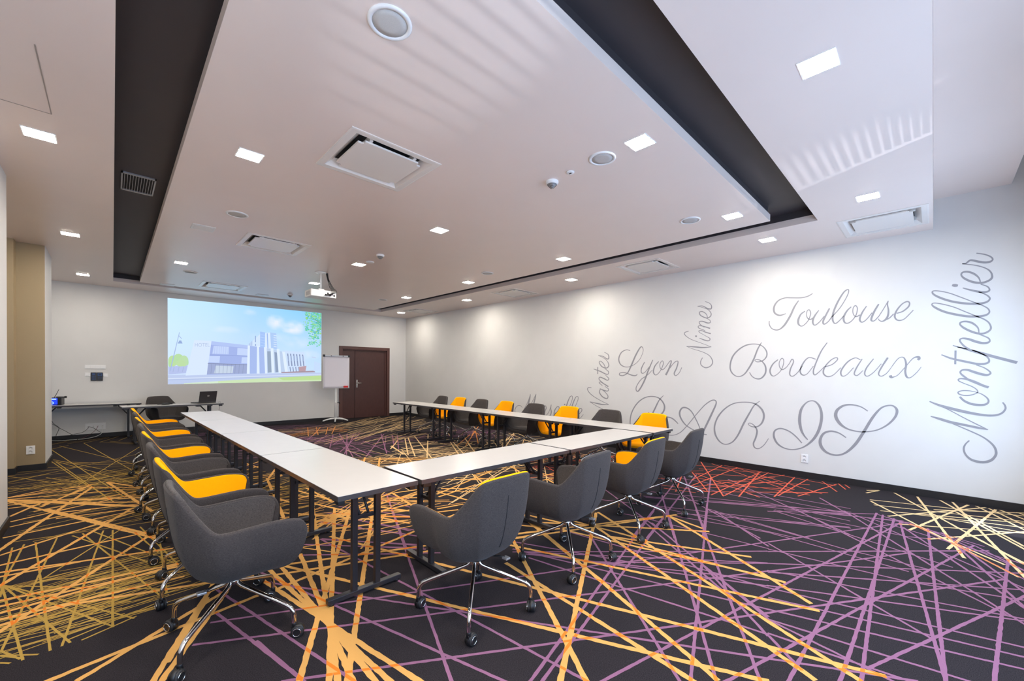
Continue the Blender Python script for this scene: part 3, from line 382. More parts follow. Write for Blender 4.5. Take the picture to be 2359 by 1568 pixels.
[[(0.670,1.648,0.011),(0.725,1.675,0.012),(0.803,1.619,0.016),(0.866,1.506,0.017),(0.857,1.438,0.015),(0.809,1.451,0.009),(0.739,1.547,0.009)],[(0.653,1.661,0.010),(0.707,1.547,0.015),(0.730,1.466,0.013),(0.698,1.446,0.012),(0.642,1.511,0.007)]],
[[(0.541,1.662,0.010),(0.607,1.547,0.015),(0.626,1.467,0.014),(0.598,1.437,0.012),(0.539,1.487,0.009),(0.467,1.596,0.008)],[(0.407,1.673,0.019),(0.466,1.547,0.016),(0.491,1.468,0.013),(0.464,1.439,0.012),(0.414,1.478,0.008),(0.365,1.566,0.006)]],
[[(0.365,1.566,0.008),(0.310,1.661,0.009),(0.262,1.670,0.013),(0.240,1.594,0.019),(0.246,1.499,0.019),(0.231,1.432,0.019),(0.197,1.427,0.010),(0.144,1.490,0.008),(0.108,1.555,0.006)],[(0.138,1.638,0.021),(0.128,1.656,0.027),(0.136,1.675,0.026),(0.180,1.659,0.010),(0.246,1.556,0.008),(0.308,1.460,0.008),(0.349,1.431,0.013),(0.372,1.428,0.029),(0.382,1.450,0.028)]]],
'PARIS':[[[(3.334,1.057,0.010),(3.414,0.966,0.019),(3.478,0.837,0.026),(3.543,0.697,0.026),(3.607,0.512,0.026),(3.696,0.343,0.021),(3.811,0.259,0.017),(3.918,0.318,0.019),(3.976,0.476,0.019),(3.959,0.674,0.021),(3.866,0.854,0.022),(3.728,0.980,0.019),(3.569,1.031,0.017),(3.415,1.007,0.019),(3.323,0.909,0.026),(3.316,0.807,0.029),(3.379,0.720,0.024),(3.498,0.700,0.017),(3.622,0.739,0.013)]],
[[(3.064,0.585,0.015),(3.157,0.661,0.021),(3.261,0.681,0.020),(3.367,0.628,0.020),(3.397,0.501,0.020),(3.321,0.396,0.017),(3.173,0.372,0.012),(3.031,0.433,0.013),(2.914,0.560,0.013),(2.781,0.739,0.013),(2.633,0.924,0.015),(2.524,1.012,0.017),(2.461,1.019,0.017),(2.448,0.964,0.021),(2.504,0.819,0.028),(2.592,0.612,0.029),(2.664,0.451,0.025),(2.700,0.389,0.022)],[(2.586,0.450,0.016),(2.682,0.464,0.016),(2.816,0.512,0.016),(2.934,0.578,0.019),(3.015,0.680,0.025),(3.040,0.777,0.028),(2.997,0.860,0.025),(2.918,0.866,0.022),(2.839,0.812,0.018),(2.771,0.701,0.016),(2.712,0.581,0.014),(2.679,0.478,0.012)]],
[[(1.823,1.046,0.008),(1.900,0.971,0.016),(1.961,0.852,0.022),(2.040,0.684,0.026),(2.119,0.495,0.023),(2.201,0.376,0.018),(2.303,0.330,0.015),(2.391,0.370,0.021),(2.454,0.475,0.026),(2.465,0.606,0.023),(2.414,0.760,0.023),(2.311,0.898,0.019),(2.176,0.990,0.016),(2.012,1.018,0.014),(1.884,0.999,0.019),(1.798,0.926,0.025),(1.766,0.832,0.026),(1.788,0.726,0.023),(1.849,0.659,0.017),(1.927,0.651,0.013),(1.975,0.682,0.010),(1.951,0.702,0.011),(1.896,0.672,0.014),(1.855,0.597,0.022),(1.870,0.489,0.023),(1.900,0.397,0.020),(1.883,0.338,0.018),(1.829,0.328,0.013),(1.760,0.390,0.011),(1.701,0.496,0.009)]],
[[(1.289,0.482,0.014),(1.361,0.567,0.016),(1.446,0.633,0.017),(1.547,0.661,0.019),(1.620,0.622,0.021),(1.633,0.535,0.027),(1.588,0.438,0.025),(1.500,0.382,0.017),(1.387,0.376,0.015),(1.264,0.432,0.018),(1.158,0.551,0.030),(1.095,0.695,0.034),(1.069,0.858,0.033),(1.083,0.984,0.029),(1.126,1.062,0.021),(1.179,1.086,0.015),(1.245,1.055,0.016),(1.305,0.952,0.030),(1.320,0.803,0.038),(1.301,0.673,0.031),(1.266,0.595,0.021),(1.222,0.538,0.014)]],
[[(0.589,0.986,0.013),(0.658,1.037,0.015),(0.752,1.058,0.020),(0.836,1.040,0.025),(0.902,0.974,0.033),(0.914,0.887,0.038),(0.869,0.797,0.034),(0.796,0.739,0.021),(0.701,0.714,0.017),(0.608,0.717,0.015),(0.496,0.752,0.015),(0.399,0.828,0.019),(0.331,0.929,0.024),(0.314,1.017,0.026),(0.348,1.068,0.018),(0.402,1.069,0.017),(0.467,1.028,0.020),(0.543,0.903,0.028),(0.631,0.699,0.031),(0.710,0.538,0.032),(0.804,0.417,0.024),(0.900,0.369,0.020),(1.001,0.388,0.028),(1.066,0.459,0.037),(1.080,0.553,0.033),(1.043,0.645,0.027),(0.967,0.685,0.023),(0.880,0.671,0.017),(0.803,0.618,0.013)]]],
'Lyon':[[[(3.996,1.871,0.012),(4.076,1.890,0.015),(4.183,1.840,0.021),(4.236,1.721,0.025),(4.193,1.611,0.020),(4.071,1.563,0.014),(3.927,1.598,0.012),(3.800,1.702,0.010),(3.732,1.851,0.010),(3.748,1.926,0.014),(3.791,1.922,0.022),(3.878,1.785,0.028),(3.966,1.598,0.028),(4.043,1.455,0.020),(4.136,1.402,0.017),(4.212,1.410,0.018),(4.205,1.449,0.015),(4.097,1.455,0.017),(3.951,1.409,0.021),(3.873,1.405,0.017),(3.843,1.433,0.012)]],
[[(3.699,1.654,0.015),(3.760,1.539,0.020),(3.759,1.457,0.017),(3.697,1.462,0.012),(3.600,1.573,0.012)],[(3.541,1.691,0.014),(3.623,1.504,0.024),(3.707,1.296,0.027),(3.806,1.130,0.024),(3.856,1.124,0.018),(3.857,1.199,0.015),(3.770,1.329,0.014),(3.647,1.412,0.012),(3.546,1.509,0.009)]],
[[(3.429,1.662,0.014),(3.503,1.573,0.021),(3.526,1.470,0.022),(3.477,1.419,0.014),(3.396,1.494,0.012),(3.344,1.617,0.014),(3.363,1.673,0.011),(3.404,1.617,0.012),(3.396,1.539,0.012),(3.349,1.516,0.013),(3.288,1.576,0.011)]],
[[(3.292,1.572,0.011),(3.225,1.660,0.014),(3.198,1.659,0.018),(3.235,1.539,0.027),(3.295,1.421,0.032)],[(3.250,1.505,0.011),(3.146,1.637,0.013),(3.080,1.658,0.015),(3.101,1.549,0.022),(3.144,1.451,0.020),(3.114,1.412,0.013),(3.055,1.463,0.011),(3.013,1.554,0.011)]]],
'Nimes':[[[(2.670,1.715,0.012),(2.699,1.653,0.014),(2.688,1.591,0.014),(2.617,1.549,0.017),(2.538,1.579,0.016),(2.510,1.651,0.016),(2.560,1.744,0.012),(2.671,1.809,0.010),(2.836,1.867,0.008),(2.938,1.913,0.008)],[(2.938,1.913,0.009),(2.795,1.897,0.021),(2.672,1.882,0.021),(2.533,1.887,0.008)],[(2.533,1.887,0.008),(2.693,1.956,0.008),(2.859,2.026,0.010),(2.956,2.096,0.012),(2.971,2.146,0.013),(2.903,2.167,0.011)]],
[[(2.725,2.041,0.010),(2.633,2.000,0.018),(2.573,1.991,0.015),(2.558,2.026,0.012),(2.634,2.077,0.008),(2.706,2.123,0.008)],[(2.793,2.078,0.019),(2.781,2.075,0.029),(2.766,2.070,0.019)]],
[[(2.705,2.117,0.008),(2.737,2.156,0.012),(2.696,2.164,0.012),(2.625,2.132,0.016),(2.545,2.103,0.020)],[(2.635,2.160,0.010),(2.737,2.209,0.012),(2.738,2.244,0.013),(2.677,2.236,0.014),(2.556,2.190,0.020)],[(2.646,2.213,0.010),(2.718,2.270,0.012),(2.728,2.312,0.013),(2.678,2.315,0.016),(2.597,2.281,0.018),(2.554,2.288,0.012),(2.568,2.330,0.010),(2.628,2.364,0.008)]],
[[(2.598,2.364,0.010),(2.619,2.427,0.012),(2.680,2.475,0.014),(2.730,2.469,0.015),(2.709,2.415,0.016),(2.618,2.365,0.016),(2.559,2.381,0.017),(2.544,2.431,0.013),(2.590,2.497,0.010),(2.681,2.543,0.008),(2.763,2.573,0.008)]],
[[(2.763,2.573,0.008),(2.681,2.568,0.012),(2.600,2.518,0.018),(2.545,2.509,0.019),(2.542,2.563,0.013),(2.582,2.609,0.010),(2.642,2.637,0.008)]]],
'Nantes':[[[(4.664,0.643,0.014),(4.604,0.573,0.016),(4.502,0.569,0.017),(4.454,0.647,0.017),(4.591,0.729,0.013),(4.725,0.778,0.011),(4.894,0.857,0.011)],[(4.894,0.857,0.010),(4.696,0.831,0.023),(4.578,0.820,0.020),(4.448,0.829,0.010)],[(4.448,0.829,0.010),(4.638,0.897,0.011),(4.834,0.989,0.014),(4.937,1.074,0.018),(4.944,1.138,0.017),(4.858,1.147,0.013)]],
[[(4.641,1.129,0.014),(4.666,1.060,0.021),(4.594,0.975,0.022),(4.492,0.943,0.020),(4.470,1.001,0.017),(4.552,1.082,0.013),(4.641,1.129,0.013)],[(4.655,1.133,0.013),(4.538,1.097,0.020),(4.471,1.095,0.015),(4.460,1.135,0.014),(4.539,1.182,0.011)]],
[[(4.597,1.193,0.011),(4.672,1.249,0.017),(4.642,1.267,0.015),(4.554,1.227,0.021),(4.461,1.180,0.023)],[(4.569,1.239,0.013),(4.673,1.312,0.017),(4.658,1.362,0.018),(4.555,1.332,0.023),(4.483,1.303,0.017),(4.455,1.341,0.017),(4.527,1.402,0.011)]],
[[(4.811,1.526,0.013),(4.645,1.476,0.021),(4.528,1.427,0.020),(4.470,1.427,0.016),(4.465,1.477,0.016),(4.543,1.531,0.010)],[(4.712,1.564,0.021),(4.710,1.425,0.021)]],
[[(4.529,1.539,0.014),(4.574,1.626,0.016),(4.648,1.682,0.015),(4.677,1.652,0.018),(4.617,1.576,0.021),(4.515,1.544,0.020),(4.458,1.588,0.020),(4.488,1.675,0.013),(4.590,1.751,0.010),(4.703,1.797,0.010)]],
[[(4.703,1.797,0.010),(4.590,1.776,0.015),(4.503,1.725,0.020),(4.460,1.737,0.023),(4.475,1.811,0.016),(4.562,1.858,0.010)]]],
'Marseille':[[[(6.822,0.607,0.014),(6.865,0.641,0.013),(6.938,0.649,0.013),(7.012,0.618,0.016),(7.059,0.555,0.021),(7.063,0.489,0.022),(7.010,0.440,0.017),(6.917,0.441,0.016),(6.826,0.487,0.015),(6.737,0.604,0.016),(6.632,0.766,0.016),(6.558,0.939,0.013)],[(6.558,0.939,0.014),(6.580,0.833,0.038),(6.614,0.728,0.038),(6.639,0.624,0.035),(6.646,0.507,0.014)],[(6.646,0.507,0.013),(6.577,0.628,0.014),(6.492,0.774,0.014),(6.379,0.950,0.012)],[(6.379,0.950,0.013),(6.415,0.829,0.033),(6.448,0.713,0.034),(6.463,0.585,0.031),(6.437,0.511,0.022),(6.385,0.515,0.013)]],
[[(6.235,0.657,0.013),(6.302,0.628,0.020),(6.343,0.556,0.027),(6.317,0.507,0.015),(6.251,0.563,0.013),(6.210,0.665,0.012),(6.234,0.576,0.023),(6.230,0.514,0.017),(6.184,0.543,0.012)]],
[[(6.192,0.530,0.014),(6.104,0.691,0.014),(6.067,0.650,0.023),(6.102,0.574,0.025),(6.114,0.499,0.023),(6.081,0.477,0.012),(6.036,0.505,0.012)]],
[[(6.036,0.505,0.013),(5.973,0.596,0.013),(5.919,0.733,0.014)],[(5.919,0.733,0.014),(5.934,0.647,0.022),(5.917,0.575,0.028),(5.940,0.500,0.023),(5.987,0.472,0.013)]],
[[(5.838,0.545,0.012),(5.752,0.576,0.015),(5.695,0.652,0.021),(5.708,0.701,0.019),(5.761,0.689,0.018),(5.823,0.607,0.024),(5.837,0.521,0.028),(5.805,0.463,0.018),(5.736,0.493,0.013),(5.660,0.559,0.012)]],
[[(5.585,0.642,0.014),(5.627,0.562,0.021),(5.621,0.503,0.015),(5.561,0.537,0.011)],[(5.552,0.771,0.023),(5.546,0.762,0.036),(5.545,0.745,0.024)]],
[[(5.561,0.537,0.012),(5.437,0.682,0.013),(5.352,0.851,0.014),(5.338,0.933,0.014),(5.360,0.953,0.012),(5.411,0.918,0.019),(5.475,0.785,0.026),(5.511,0.653,0.027),(5.502,0.536,0.021),(5.464,0.527,0.012),(5.406,0.591,0.012)]],
[[(5.406,0.591,0.011),(5.278,0.716,0.013),(5.201,0.859,0.014),(5.188,0.929,0.014),(5.210,0.951,0.011),(5.259,0.919,0.018),(5.322,0.794,0.025),(5.364,0.664,0.026),(5.355,0.548,0.020),(5.319,0.539,0.012),(5.248,0.603,0.011)]],
[[(5.205,0.572,0.012),(5.142,0.600,0.014),(5.091,0.661,0.019),(5.101,0.700,0.018),(5.143,0.697,0.017),(5.198,0.630,0.021),(5.219,0.548,0.026),(5.190,0.493,0.018),(5.133,0.497,0.012),(5.051,0.584,0.011)]]],
}
PIC=[((178, 192, 228),[(0.913,1.308),(4.296,1.385),(4.297,1.141),(0.913,1.095)]),
((205, 216, 240),[(0.913,1.24),(4.296,1.337),(4.296,1.315),(0.913,1.212)]),
((160, 176, 216),[(0.913,1.207),(4.296,1.306),(4.296,1.293),(0.913,1.192)]),
((196, 222, 160),[(1.859,1.163),(2.912,1.232),(4.296,1.306),(4.297,1.141),(1.859,1.109)]),
((206, 228, 190),[(1.199,1.117),(1.859,1.163),(1.859,1.109),(1.199,1.099)]),
((176, 212, 120),[(3.173,1.246),(4.296,1.299),(4.297,1.179),(3.307,1.171)]),
((168, 180, 226),[(0.92,1.506),(1.271,1.538),(1.236,1.355),(0.92,1.323)]),
((176, 214, 132),[(1.088,1.637),(1.078,1.577),(1.05,1.531),(1.01,1.508),(0.967,1.515),(0.933,1.549),(0.917,1.602),(0.917,1.663),(0.933,1.717),(0.967,1.753),(1.01,1.762),(1.049,1.741),(1.078,1.696)]),
((170, 214, 140),[(1.199,1.679),(1.187,1.618),(1.155,1.571),(1.11,1.549),(1.063,1.555),(1.024,1.589),(1.002,1.643),(1.002,1.704),(1.024,1.758),(1.063,1.795),(1.11,1.804),(1.155,1.783),(1.187,1.738)]),
((176, 214, 148),[(1.285,1.642),(1.275,1.581),(1.248,1.534),(1.209,1.512),(1.169,1.518),(1.135,1.553),(1.117,1.607),(1.117,1.669),(1.135,1.724),(1.169,1.76),(1.209,1.769),(1.248,1.748),(1.275,1.702)]),
((170, 214, 132),[(0.985,1.583),(0.981,1.542),(0.97,1.51),(0.954,1.495),(0.937,1.499),(0.923,1.523),(0.917,1.561),(0.917,1.603),(0.923,1.641),(0.937,1.666),(0.954,1.671),(0.97,1.656),(0.981,1.625)]),
((176, 214, 140),[(1.23,1.589),(1.219,1.552),(1.19,1.524),(1.149,1.51),(1.106,1.514),(1.071,1.534),(1.051,1.567),(1.051,1.603),(1.071,1.636),(1.106,1.658),(1.149,1.664),(1.19,1.652),(1.219,1.625)]),
((170, 214, 148),[(1.287,1.603),(1.285,1.573),(1.28,1.549),(1.273,1.538),(1.265,1.542),(1.258,1.559),(1.255,1.587),(1.255,1.618),(1.258,1.645),(1.265,1.663),(1.272,1.667),(1.28,1.656),(1.285,1.633)]),
((150, 165, 205),[(1.019,1.508),(1.029,1.508),(1.007,1.38),(0.997,1.38)]),
((150, 165, 205),[(1.108,1.509),(1.118,1.509),(1.096,1.38),(1.086,1.38)]),
((150, 165, 205),[(1.189,1.51),(1.199,1.51),(1.177,1.381),(1.167,1.381)]),
((210, 226, 252),[(1.394,2.143),(1.726,2.136),(1.633,1.317),(1.23,1.298)]),
((146, 164, 224),[(1.726,2.136),(2.51,2.069),(2.488,1.347),(1.633,1.317)]),
((164, 184, 236),[(1.726,2.136),(2.51,2.069),(2.506,1.998),(1.717,2.045)]),
((186, 204, 244),[(1.77,2.026),(2.085,2.014),(2.073,1.827),(1.743,1.831)]),
((186, 204, 244),[(2.259,1.995),(2.486,1.983),(2.482,1.808),(2.252,1.817)]),
((186, 204, 244),[(1.682,1.77),(1.897,1.777),(1.886,1.614),(1.665,1.619)]),
((186, 204, 244),[(2.354,1.764),(2.477,1.768),(2.47,1.61),(2.343,1.607)]),
((158, 176, 230),[(1.792,2.021),(1.798,2.022),(1.79,1.827),(1.783,1.827)]),
((158, 176, 230),[(1.836,2.024),(1.843,2.024),(1.834,1.829),(1.827,1.829)]),
((158, 176, 230),[(1.881,2.026),(1.887,2.026),(1.879,1.831),(1.872,1.83)]),
((158, 176, 230),[(1.925,2.028),(1.932,2.029),(1.923,1.832),(1.917,1.832)]),
((158, 176, 230),[(1.971,2.031),(1.977,2.031),(1.969,1.834),(1.962,1.834)]),
((158, 176, 230),[(2.016,2.033),(2.023,2.033),(2.014,1.836),(2.007,1.835)]),
((158, 176, 230),[(2.062,2.035),(2.068,2.035),(2.06,1.837),(2.053,1.837)]),
((120, 138, 200),[(1.691,1.808),(2.496,1.8),(2.496,1.788),(1.691,1.794)]),
((140, 152, 196),[(1.661,1.593),(2.492,1.57),(2.483,1.35),(1.635,1.33)]),
((190, 204, 222),[(1.814,1.542),(2.178,1.531),(2.16,1.359),(1.775,1.352)]),
((112, 124, 160),[(1.726,1.578),(1.733,1.578),(1.718,1.347),(1.711,1.347)]),
((112, 124, 160),[(1.805,1.579),(1.812,1.58),(1.797,1.347),(1.79,1.347)]),
((112, 124, 160),[(1.886,1.581),(1.892,1.581),(1.877,1.347),(1.87,1.347)]),
((112, 124, 160),[(1.967,1.583),(1.973,1.583),(1.958,1.348),(1.951,1.348)]),
((112, 124, 160),[(2.049,1.584),(2.055,1.584),(2.04,1.348),(2.033,1.348)]),
((112, 124, 160),[(2.131,1.586),(2.138,1.586),(2.123,1.348),(2.116,1.348)]),
((112, 124, 160),[(2.215,1.588),(2.222,1.588),(2.206,1.349),(2.199,1.349)]),
((112, 124, 160),[(2.3,1.589),(2.307,1.589),(2.291,1.349),(2.284,1.349)]),
((112, 124, 160),[(2.386,1.591),(2.393,1.591),(2.377,1.349),(2.369,1.349)]),
((104, 110, 140),[(1.652,1.598),(2.492,1.582),(2.492,1.57),(1.652,1.582)]),
((150, 172, 228),[(2.53,2.065),(2.872,2.041),(2.886,1.357),(2.526,1.347)]),
((176, 196, 226),[(2.91,2.026),(3.278,1.945),(3.388,1.395),(2.925,1.363)]),
((128, 146, 170),[(2.923,1.939),(3.014,1.943),(3.033,1.393),(2.938,1.375)]),
((120, 138, 168),[(3.092,1.923),(3.158,1.911),(3.194,1.394),(3.12,1.382)]),
((204, 224, 252),[(2.491,2.085),(2.762,2.381),(2.763,2.036),(2.501,2.069)]),
((130, 152, 200),[(2.505,2.109),(2.515,2.118),(2.515,2.064),(2.506,2.063)]),
((130, 152, 200),[(2.527,2.132),(2.537,2.141),(2.537,2.065),(2.527,2.064)]),
((130, 152, 200),[(2.549,2.156),(2.559,2.165),(2.559,2.066),(2.549,2.066)]),
((130, 152, 200),[(2.571,2.18),(2.581,2.189),(2.581,2.067),(2.571,2.067)]),
((120, 145, 195),[(2.642,2.321),(2.662,2.329),(2.663,2.163),(2.643,2.162)]),
((120, 145, 195),[(2.643,2.116),(2.665,2.117),(2.665,2.066),(2.643,2.065)]),
((148, 182, 240),[(2.757,2.444),(2.874,2.43),(2.862,2.024),(2.758,2.036)]),
((172, 202, 246),[(2.767,2.37),(2.863,2.36),(2.864,2.348),(2.767,2.359)]),
((172, 202, 246),[(2.767,2.301),(2.864,2.29),(2.864,2.278),(2.767,2.29)]),
((172, 202, 246),[(2.768,2.232),(2.864,2.221),(2.864,2.209),(2.768,2.221)]),
((172, 202, 246),[(2.768,2.163),(2.864,2.151),(2.864,2.139),(2.768,2.151)]),
((172, 202, 246),[(2.768,2.094),(2.864,2.082),(2.864,2.07),(2.768,2.082)]),
((214, 230, 254),[(2.874,2.412),(2.987,2.438),(3.014,2.007),(2.869,2.024)]),
((140, 170, 225),[(2.909,2.409),(2.935,2.411),(2.951,2.022),(2.926,2.021)]),
((160, 192, 238),[(2.987,2.441),(3.133,2.428),(3.161,1.99),(3.014,2.013)]),
((214, 230, 252),[(3.07,2.374),(3.144,2.367),(3.146,2.35),(3.073,2.356)]),
((214, 230, 252),[(3.07,2.315),(3.144,2.308),(3.147,2.291),(3.073,2.298)]),
((214, 230, 252),[(3.07,2.256),(3.144,2.249),(3.147,2.232),(3.073,2.239)]),
((214, 230, 252),[(3.071,2.198),(3.144,2.19),(3.147,2.173),(3.073,2.18)]),
((214, 230, 252),[(3.071,2.139),(3.144,2.131),(3.147,2.114),(3.073,2.122)]),
((214, 230, 252),[(3.071,2.08),(3.145,2.072),(3.147,2.055),(3.074,2.063)]),
((220, 234, 254),[(2.481,2.068),(2.53,2.07),(2.526,1.344),(2.463,1.344)]),
((220, 234, 254),[(2.688,2.064),(2.733,2.066),(2.749,1.348),(2.684,1.348)]),
((220, 234, 254),[(2.846,2.043),(2.91,2.046),(2.925,1.351),(2.874,1.351)]),
((220, 234, 254),[(3.001,2.021),(3.066,2.024),(3.096,1.375),(3.028,1.363)]),
((220, 234, 254),[(3.145,2.013),(3.211,2.01),(3.253,1.376),(3.194,1.37)]),
((220, 234, 254),[(3.278,1.945),(3.348,1.933),(3.421,1.389),(3.35,1.377)]),
((198, 218, 248),[(3.348,1.978),(3.841,1.928),(3.889,1.429),(3.421,1.383)]),
((118, 132, 168),[(3.398,1.899),(3.428,1.897),(3.462,1.558),(3.431,1.558)]),
((150, 175, 215),[(3.406,1.83),(3.42,1.831),(3.436,1.696),(3.423,1.696)]),
((118, 132, 168),[(3.472,1.896),(3.502,1.894),(3.536,1.559),(3.506,1.559)]),
((150, 175, 215),[(3.48,1.833),(3.494,1.833),(3.511,1.698),(3.497,1.698)]),
((118, 132, 168),[(3.546,1.892),(3.577,1.891),(3.612,1.561),(3.581,1.56)]),
((150, 175, 215),[(3.555,1.835),(3.569,1.836),(3.586,1.7),(3.572,1.699)]),
((118, 132, 168),[(3.622,1.889),(3.653,1.887),(3.688,1.562),(3.657,1.561)]),
((150, 175, 215),[(3.63,1.838),(3.644,1.838),(3.662,1.702),(3.648,1.701)]),
((118, 132, 168),[(3.698,1.886),(3.729,1.884),(3.764,1.563),(3.733,1.563)]),
((150, 175, 215),[(3.707,1.84),(3.721,1.841),(3.738,1.704),(3.724,1.703)]),
((118, 132, 168),[(3.775,1.883),(3.806,1.881),(3.842,1.564),(3.81,1.564)]),
((150, 175, 215),[(3.783,1.843),(3.798,1.843),(3.815,1.706),(3.801,1.705)]),
((120, 134, 170),[(3.459,1.534),(3.484,1.534),(3.501,1.411),(3.476,1.408)]),
((120, 134, 170),[(3.531,1.535),(3.556,1.535),(3.573,1.411),(3.548,1.408)]),
((120, 134, 170),[(3.603,1.536),(3.628,1.537),(3.646,1.412),(3.62,1.409)]),
((120, 134, 170),[(3.676,1.537),(3.702,1.538),(3.719,1.412),(3.694,1.409)]),
((176, 134, 140),[(3.693,1.538),(3.894,1.571),(3.871,1.429),(3.711,1.397)]),
((196, 216, 246),[(3.278,1.972),(3.835,1.952),(3.841,1.928),(3.305,1.937)]),
((150, 120, 130),[(3.253,1.394),(4.1,1.437),(4.13,1.393),(3.266,1.364)]),
((188, 212, 246),[(4.099,1.706),(4.255,1.653),(4.256,1.426),(4.082,1.424)]),
((150, 172, 216),[(1.112,2.305),(1.124,2.306),(0.96,1.4),(0.94,1.4)]),
((150, 172, 216),[(1.108,2.233),(1.162,2.165),(1.158,2.149),(1.104,2.213)]),
((130, 155, 205),[(1.114,2.113),(1.15,2.115),(1.174,2.047),(1.086,2.042)]),
((184, 200, 230),[(4.025,1.835),(4.128,1.823),(4.158,1.79),(4.039,1.805)])]
# ---------------------------------------------------------------- carpet: dark pile with woven coloured lines
def carpet_mat(name, c, speck=0.35, sc_=900, c2=None):
    M = mat(name, c, 0.96, var=speck, scale=sc_, spec=0.1, bump=0.3, c2=c2)
    return M
M_CARPET = carpet_mat('carpet pile black', (44, 40, 43), 0.6, 250)
CMAT = {'Y': carpet_mat('carpet line amber', (216, 163, 92), 0.10), 'P': carpet_mat('carpet line mauve', (142, 98, 126), 0.12),
        'E': carpet_mat('carpet line sand', (222, 190, 140), 0.10), 'R': carpet_mat('carpet line coral', (206, 96, 74), 0.12),
        'N': carpet_mat('carpet line orange', (214, 140, 74), 0.12), 'O': carpet_mat('carpet line ochre', (176, 144, 72), 0.12),
        'X': carpet_mat('carpet line crossing', (222, 126, 44), 0.12), 'Z': carpet_mat('carpet line crossing coral', (214, 120, 74), 0.12)}
CW = {'Y': .030, 'P': .0175, 'E': .022, 'R': .016, 'N': .018, 'O': .0115}
fl = MB()
fl.box((-1.9, YF-.25, -.12), (XR+.2, YB+.25, 0.0), M_CARPET)
rc = random.Random(3)
def quad(seg, w):
    x1, y1, x2, y2 = seg
    d = Vector((x2-x1, y2-y1)); L = d.length or 1e-6; d /= L; n = Vector((-d.y, d.x))*(w/2)
    a = Vector((x1, y1)); c = Vector((x2, y2))
    return [a-n, c-n, c+n, a+n], L, d
def ribbon(seg, w, z, M):
    q, L, d = quad(seg, w)
    n = Vector((-d.y, d.x))
    k = max(2, int(L/0.03)); vs = []; fs = []
    a = Vector(seg[:2])
    near = min((a-Vector((1, 0))).length, (Vector(seg[2:])-Vector((1, 0))).length)
    if near > 7: k = max(2, int(L/0.15))
    for i in range(k+1):
        p = a + d*(L*i/k); j = w*0.09
        u = p - n*(w/2 + rc.uniform(-j, j)); v = p + n*(w/2 + rc.uniform(-j, j))
        vs += [(u.x, u.y, z), (v.x, v.y, z)]
    for i in range(k): fs.append((2*i, 2*i+2, 2*i+3, 2*i+1))
    fl.add(vs, fs, M)
def clip(A, Bq):
    out = A
    for i in range(4):
        p, q = Bq[i], Bq[(i+1) % 4]; e = q-p
        inp = out; out = []
        if not inp: break
        for j in range(len(inp)):
            s_, t_ = inp[j-1], inp[j]
            ds = e.x*(s_.y-p.y)-e.y*(s_.x-p.x); dt = e.x*(t_.y-p.y)-e.y*(t_.x-p.x)
            if (ds >= 0) != (dt >= 0):
                r = ds/(ds-dt); out.append(s_+(t_-s_)*r)
            if dt >= 0: out.append(t_)
    return out
# the denser woven discs further back: many thin chords
def disc(k, cx, cy, rx, ry, n, ang, spread, w):
    for _ in range(n):
        a = R(ang) + rc.gauss(0, R(spread)); t = rc.uniform(0, 2*PI); q = math.sqrt(rc.random())
        x, y = cx+rx*q*math.cos(t), cy+ry*q*math.sin(t); L = rc.uniform(.25, .6)*min(rx, ry)*1.6
        x0, y0, x1, y1 = x-L*math.cos(a), y-L*math.sin(a), x+L*math.cos(a), y+L*math.sin(a)
        lim_ = lambda v, lo, hi: max(lo, min(hi, v))
        THIN.append((k, (lim_(x0, -.6, XR-.03), lim_(y0, 1, YB-.03), lim_(x1, -.6, XR-.03), lim_(y1, 1, YB-.03)), w))
THIN = []
disc('P', 2.6, 11.0, 1.5, 1.0, 46, -8, 22, .013); disc('P', 2.9, 8.6, 1.5, 1.2, 44, -10, 30, .012)
disc('E', 5.6, 10.4, 1.3, 1.6, 30, 36, 9, .013); disc('E', 3.9, 9.6, 1.6, 1.5, 16, 32, 8, .012)
disc('E', 3.7, 5.3, 1.35, 1.3, 70, 5, 40, .012); disc('E', 5.3, 5.0, 1.0, 1.2, 36, 40, 40, .013)
disc('P', 5.6, 7.6, 1.0, 1.0, 40, 0, 25, .012); disc('R', 5.4, 3.6, 1.2, .9, 44, -20, 30, .013)
disc('N', 2.55, 9.9, .8, .35, 30, 0, 14, .012); disc('O', .2, 6.6, .8, 1.6, 60, 5, 18, .011)
disc('O', -.14, 3.78, .50, .55, 90, 3, 8, .0075); disc('Y', 1.7, 4.2, .9, .8, 36, 0, 30, .014); disc('O', 1.3, 5.4, .8, 1.0, 46, 0, 25, .011)
ZL = {'P': .0006, 'O': .0008, 'E': .0010, 'R': .0007, 'N': .0011, 'Y': .0012}
for k in 'PROENY':
    for seg in CARPET[k]: ribbon(seg, CW[k], ZL[k] + rc.uniform(0, .00018), CMAT[k])
for k, seg, w_ in THIN: ribbon(seg, w_, ZL[k] - .0001 + rc.uniform(0, .00018), CMAT[k])
def crossings(A, Bk, M, z):
    for s1 in CARPET[A]:
        q1, L1, d1 = quad(s1, CW[A])
        bx = (min(p.x for p in q1), max(p.x for p in q1), min(p.y for p in q1), max(p.y for p in q1))
        for s2 in CARPET[Bk]:
            if max(s2[0], s2[2]) < bx[0] or min(s2[0], s2[2]) > bx[1] or max(s2[1], s2[3]) < bx[2] or min(s2[1], s2[3]) > bx[3]: continue
            q2, L2, d2 = quad(s2, CW[Bk])
            P = clip(q1, q2)
            if len(P) >= 3: zz = z + rc.uniform(0, .0004); fl.add([(p.x, p.y, zz) for p in P], [tuple(range(len(P)))], M)
crossings('Y', 'P', CMAT['X'], .0015); crossings('Y', 'O', CMAT['X'], .0015); crossings('R', 'P', CMAT['Z'], .0013); crossings('E', 'P', CMAT['Z'], .0013)
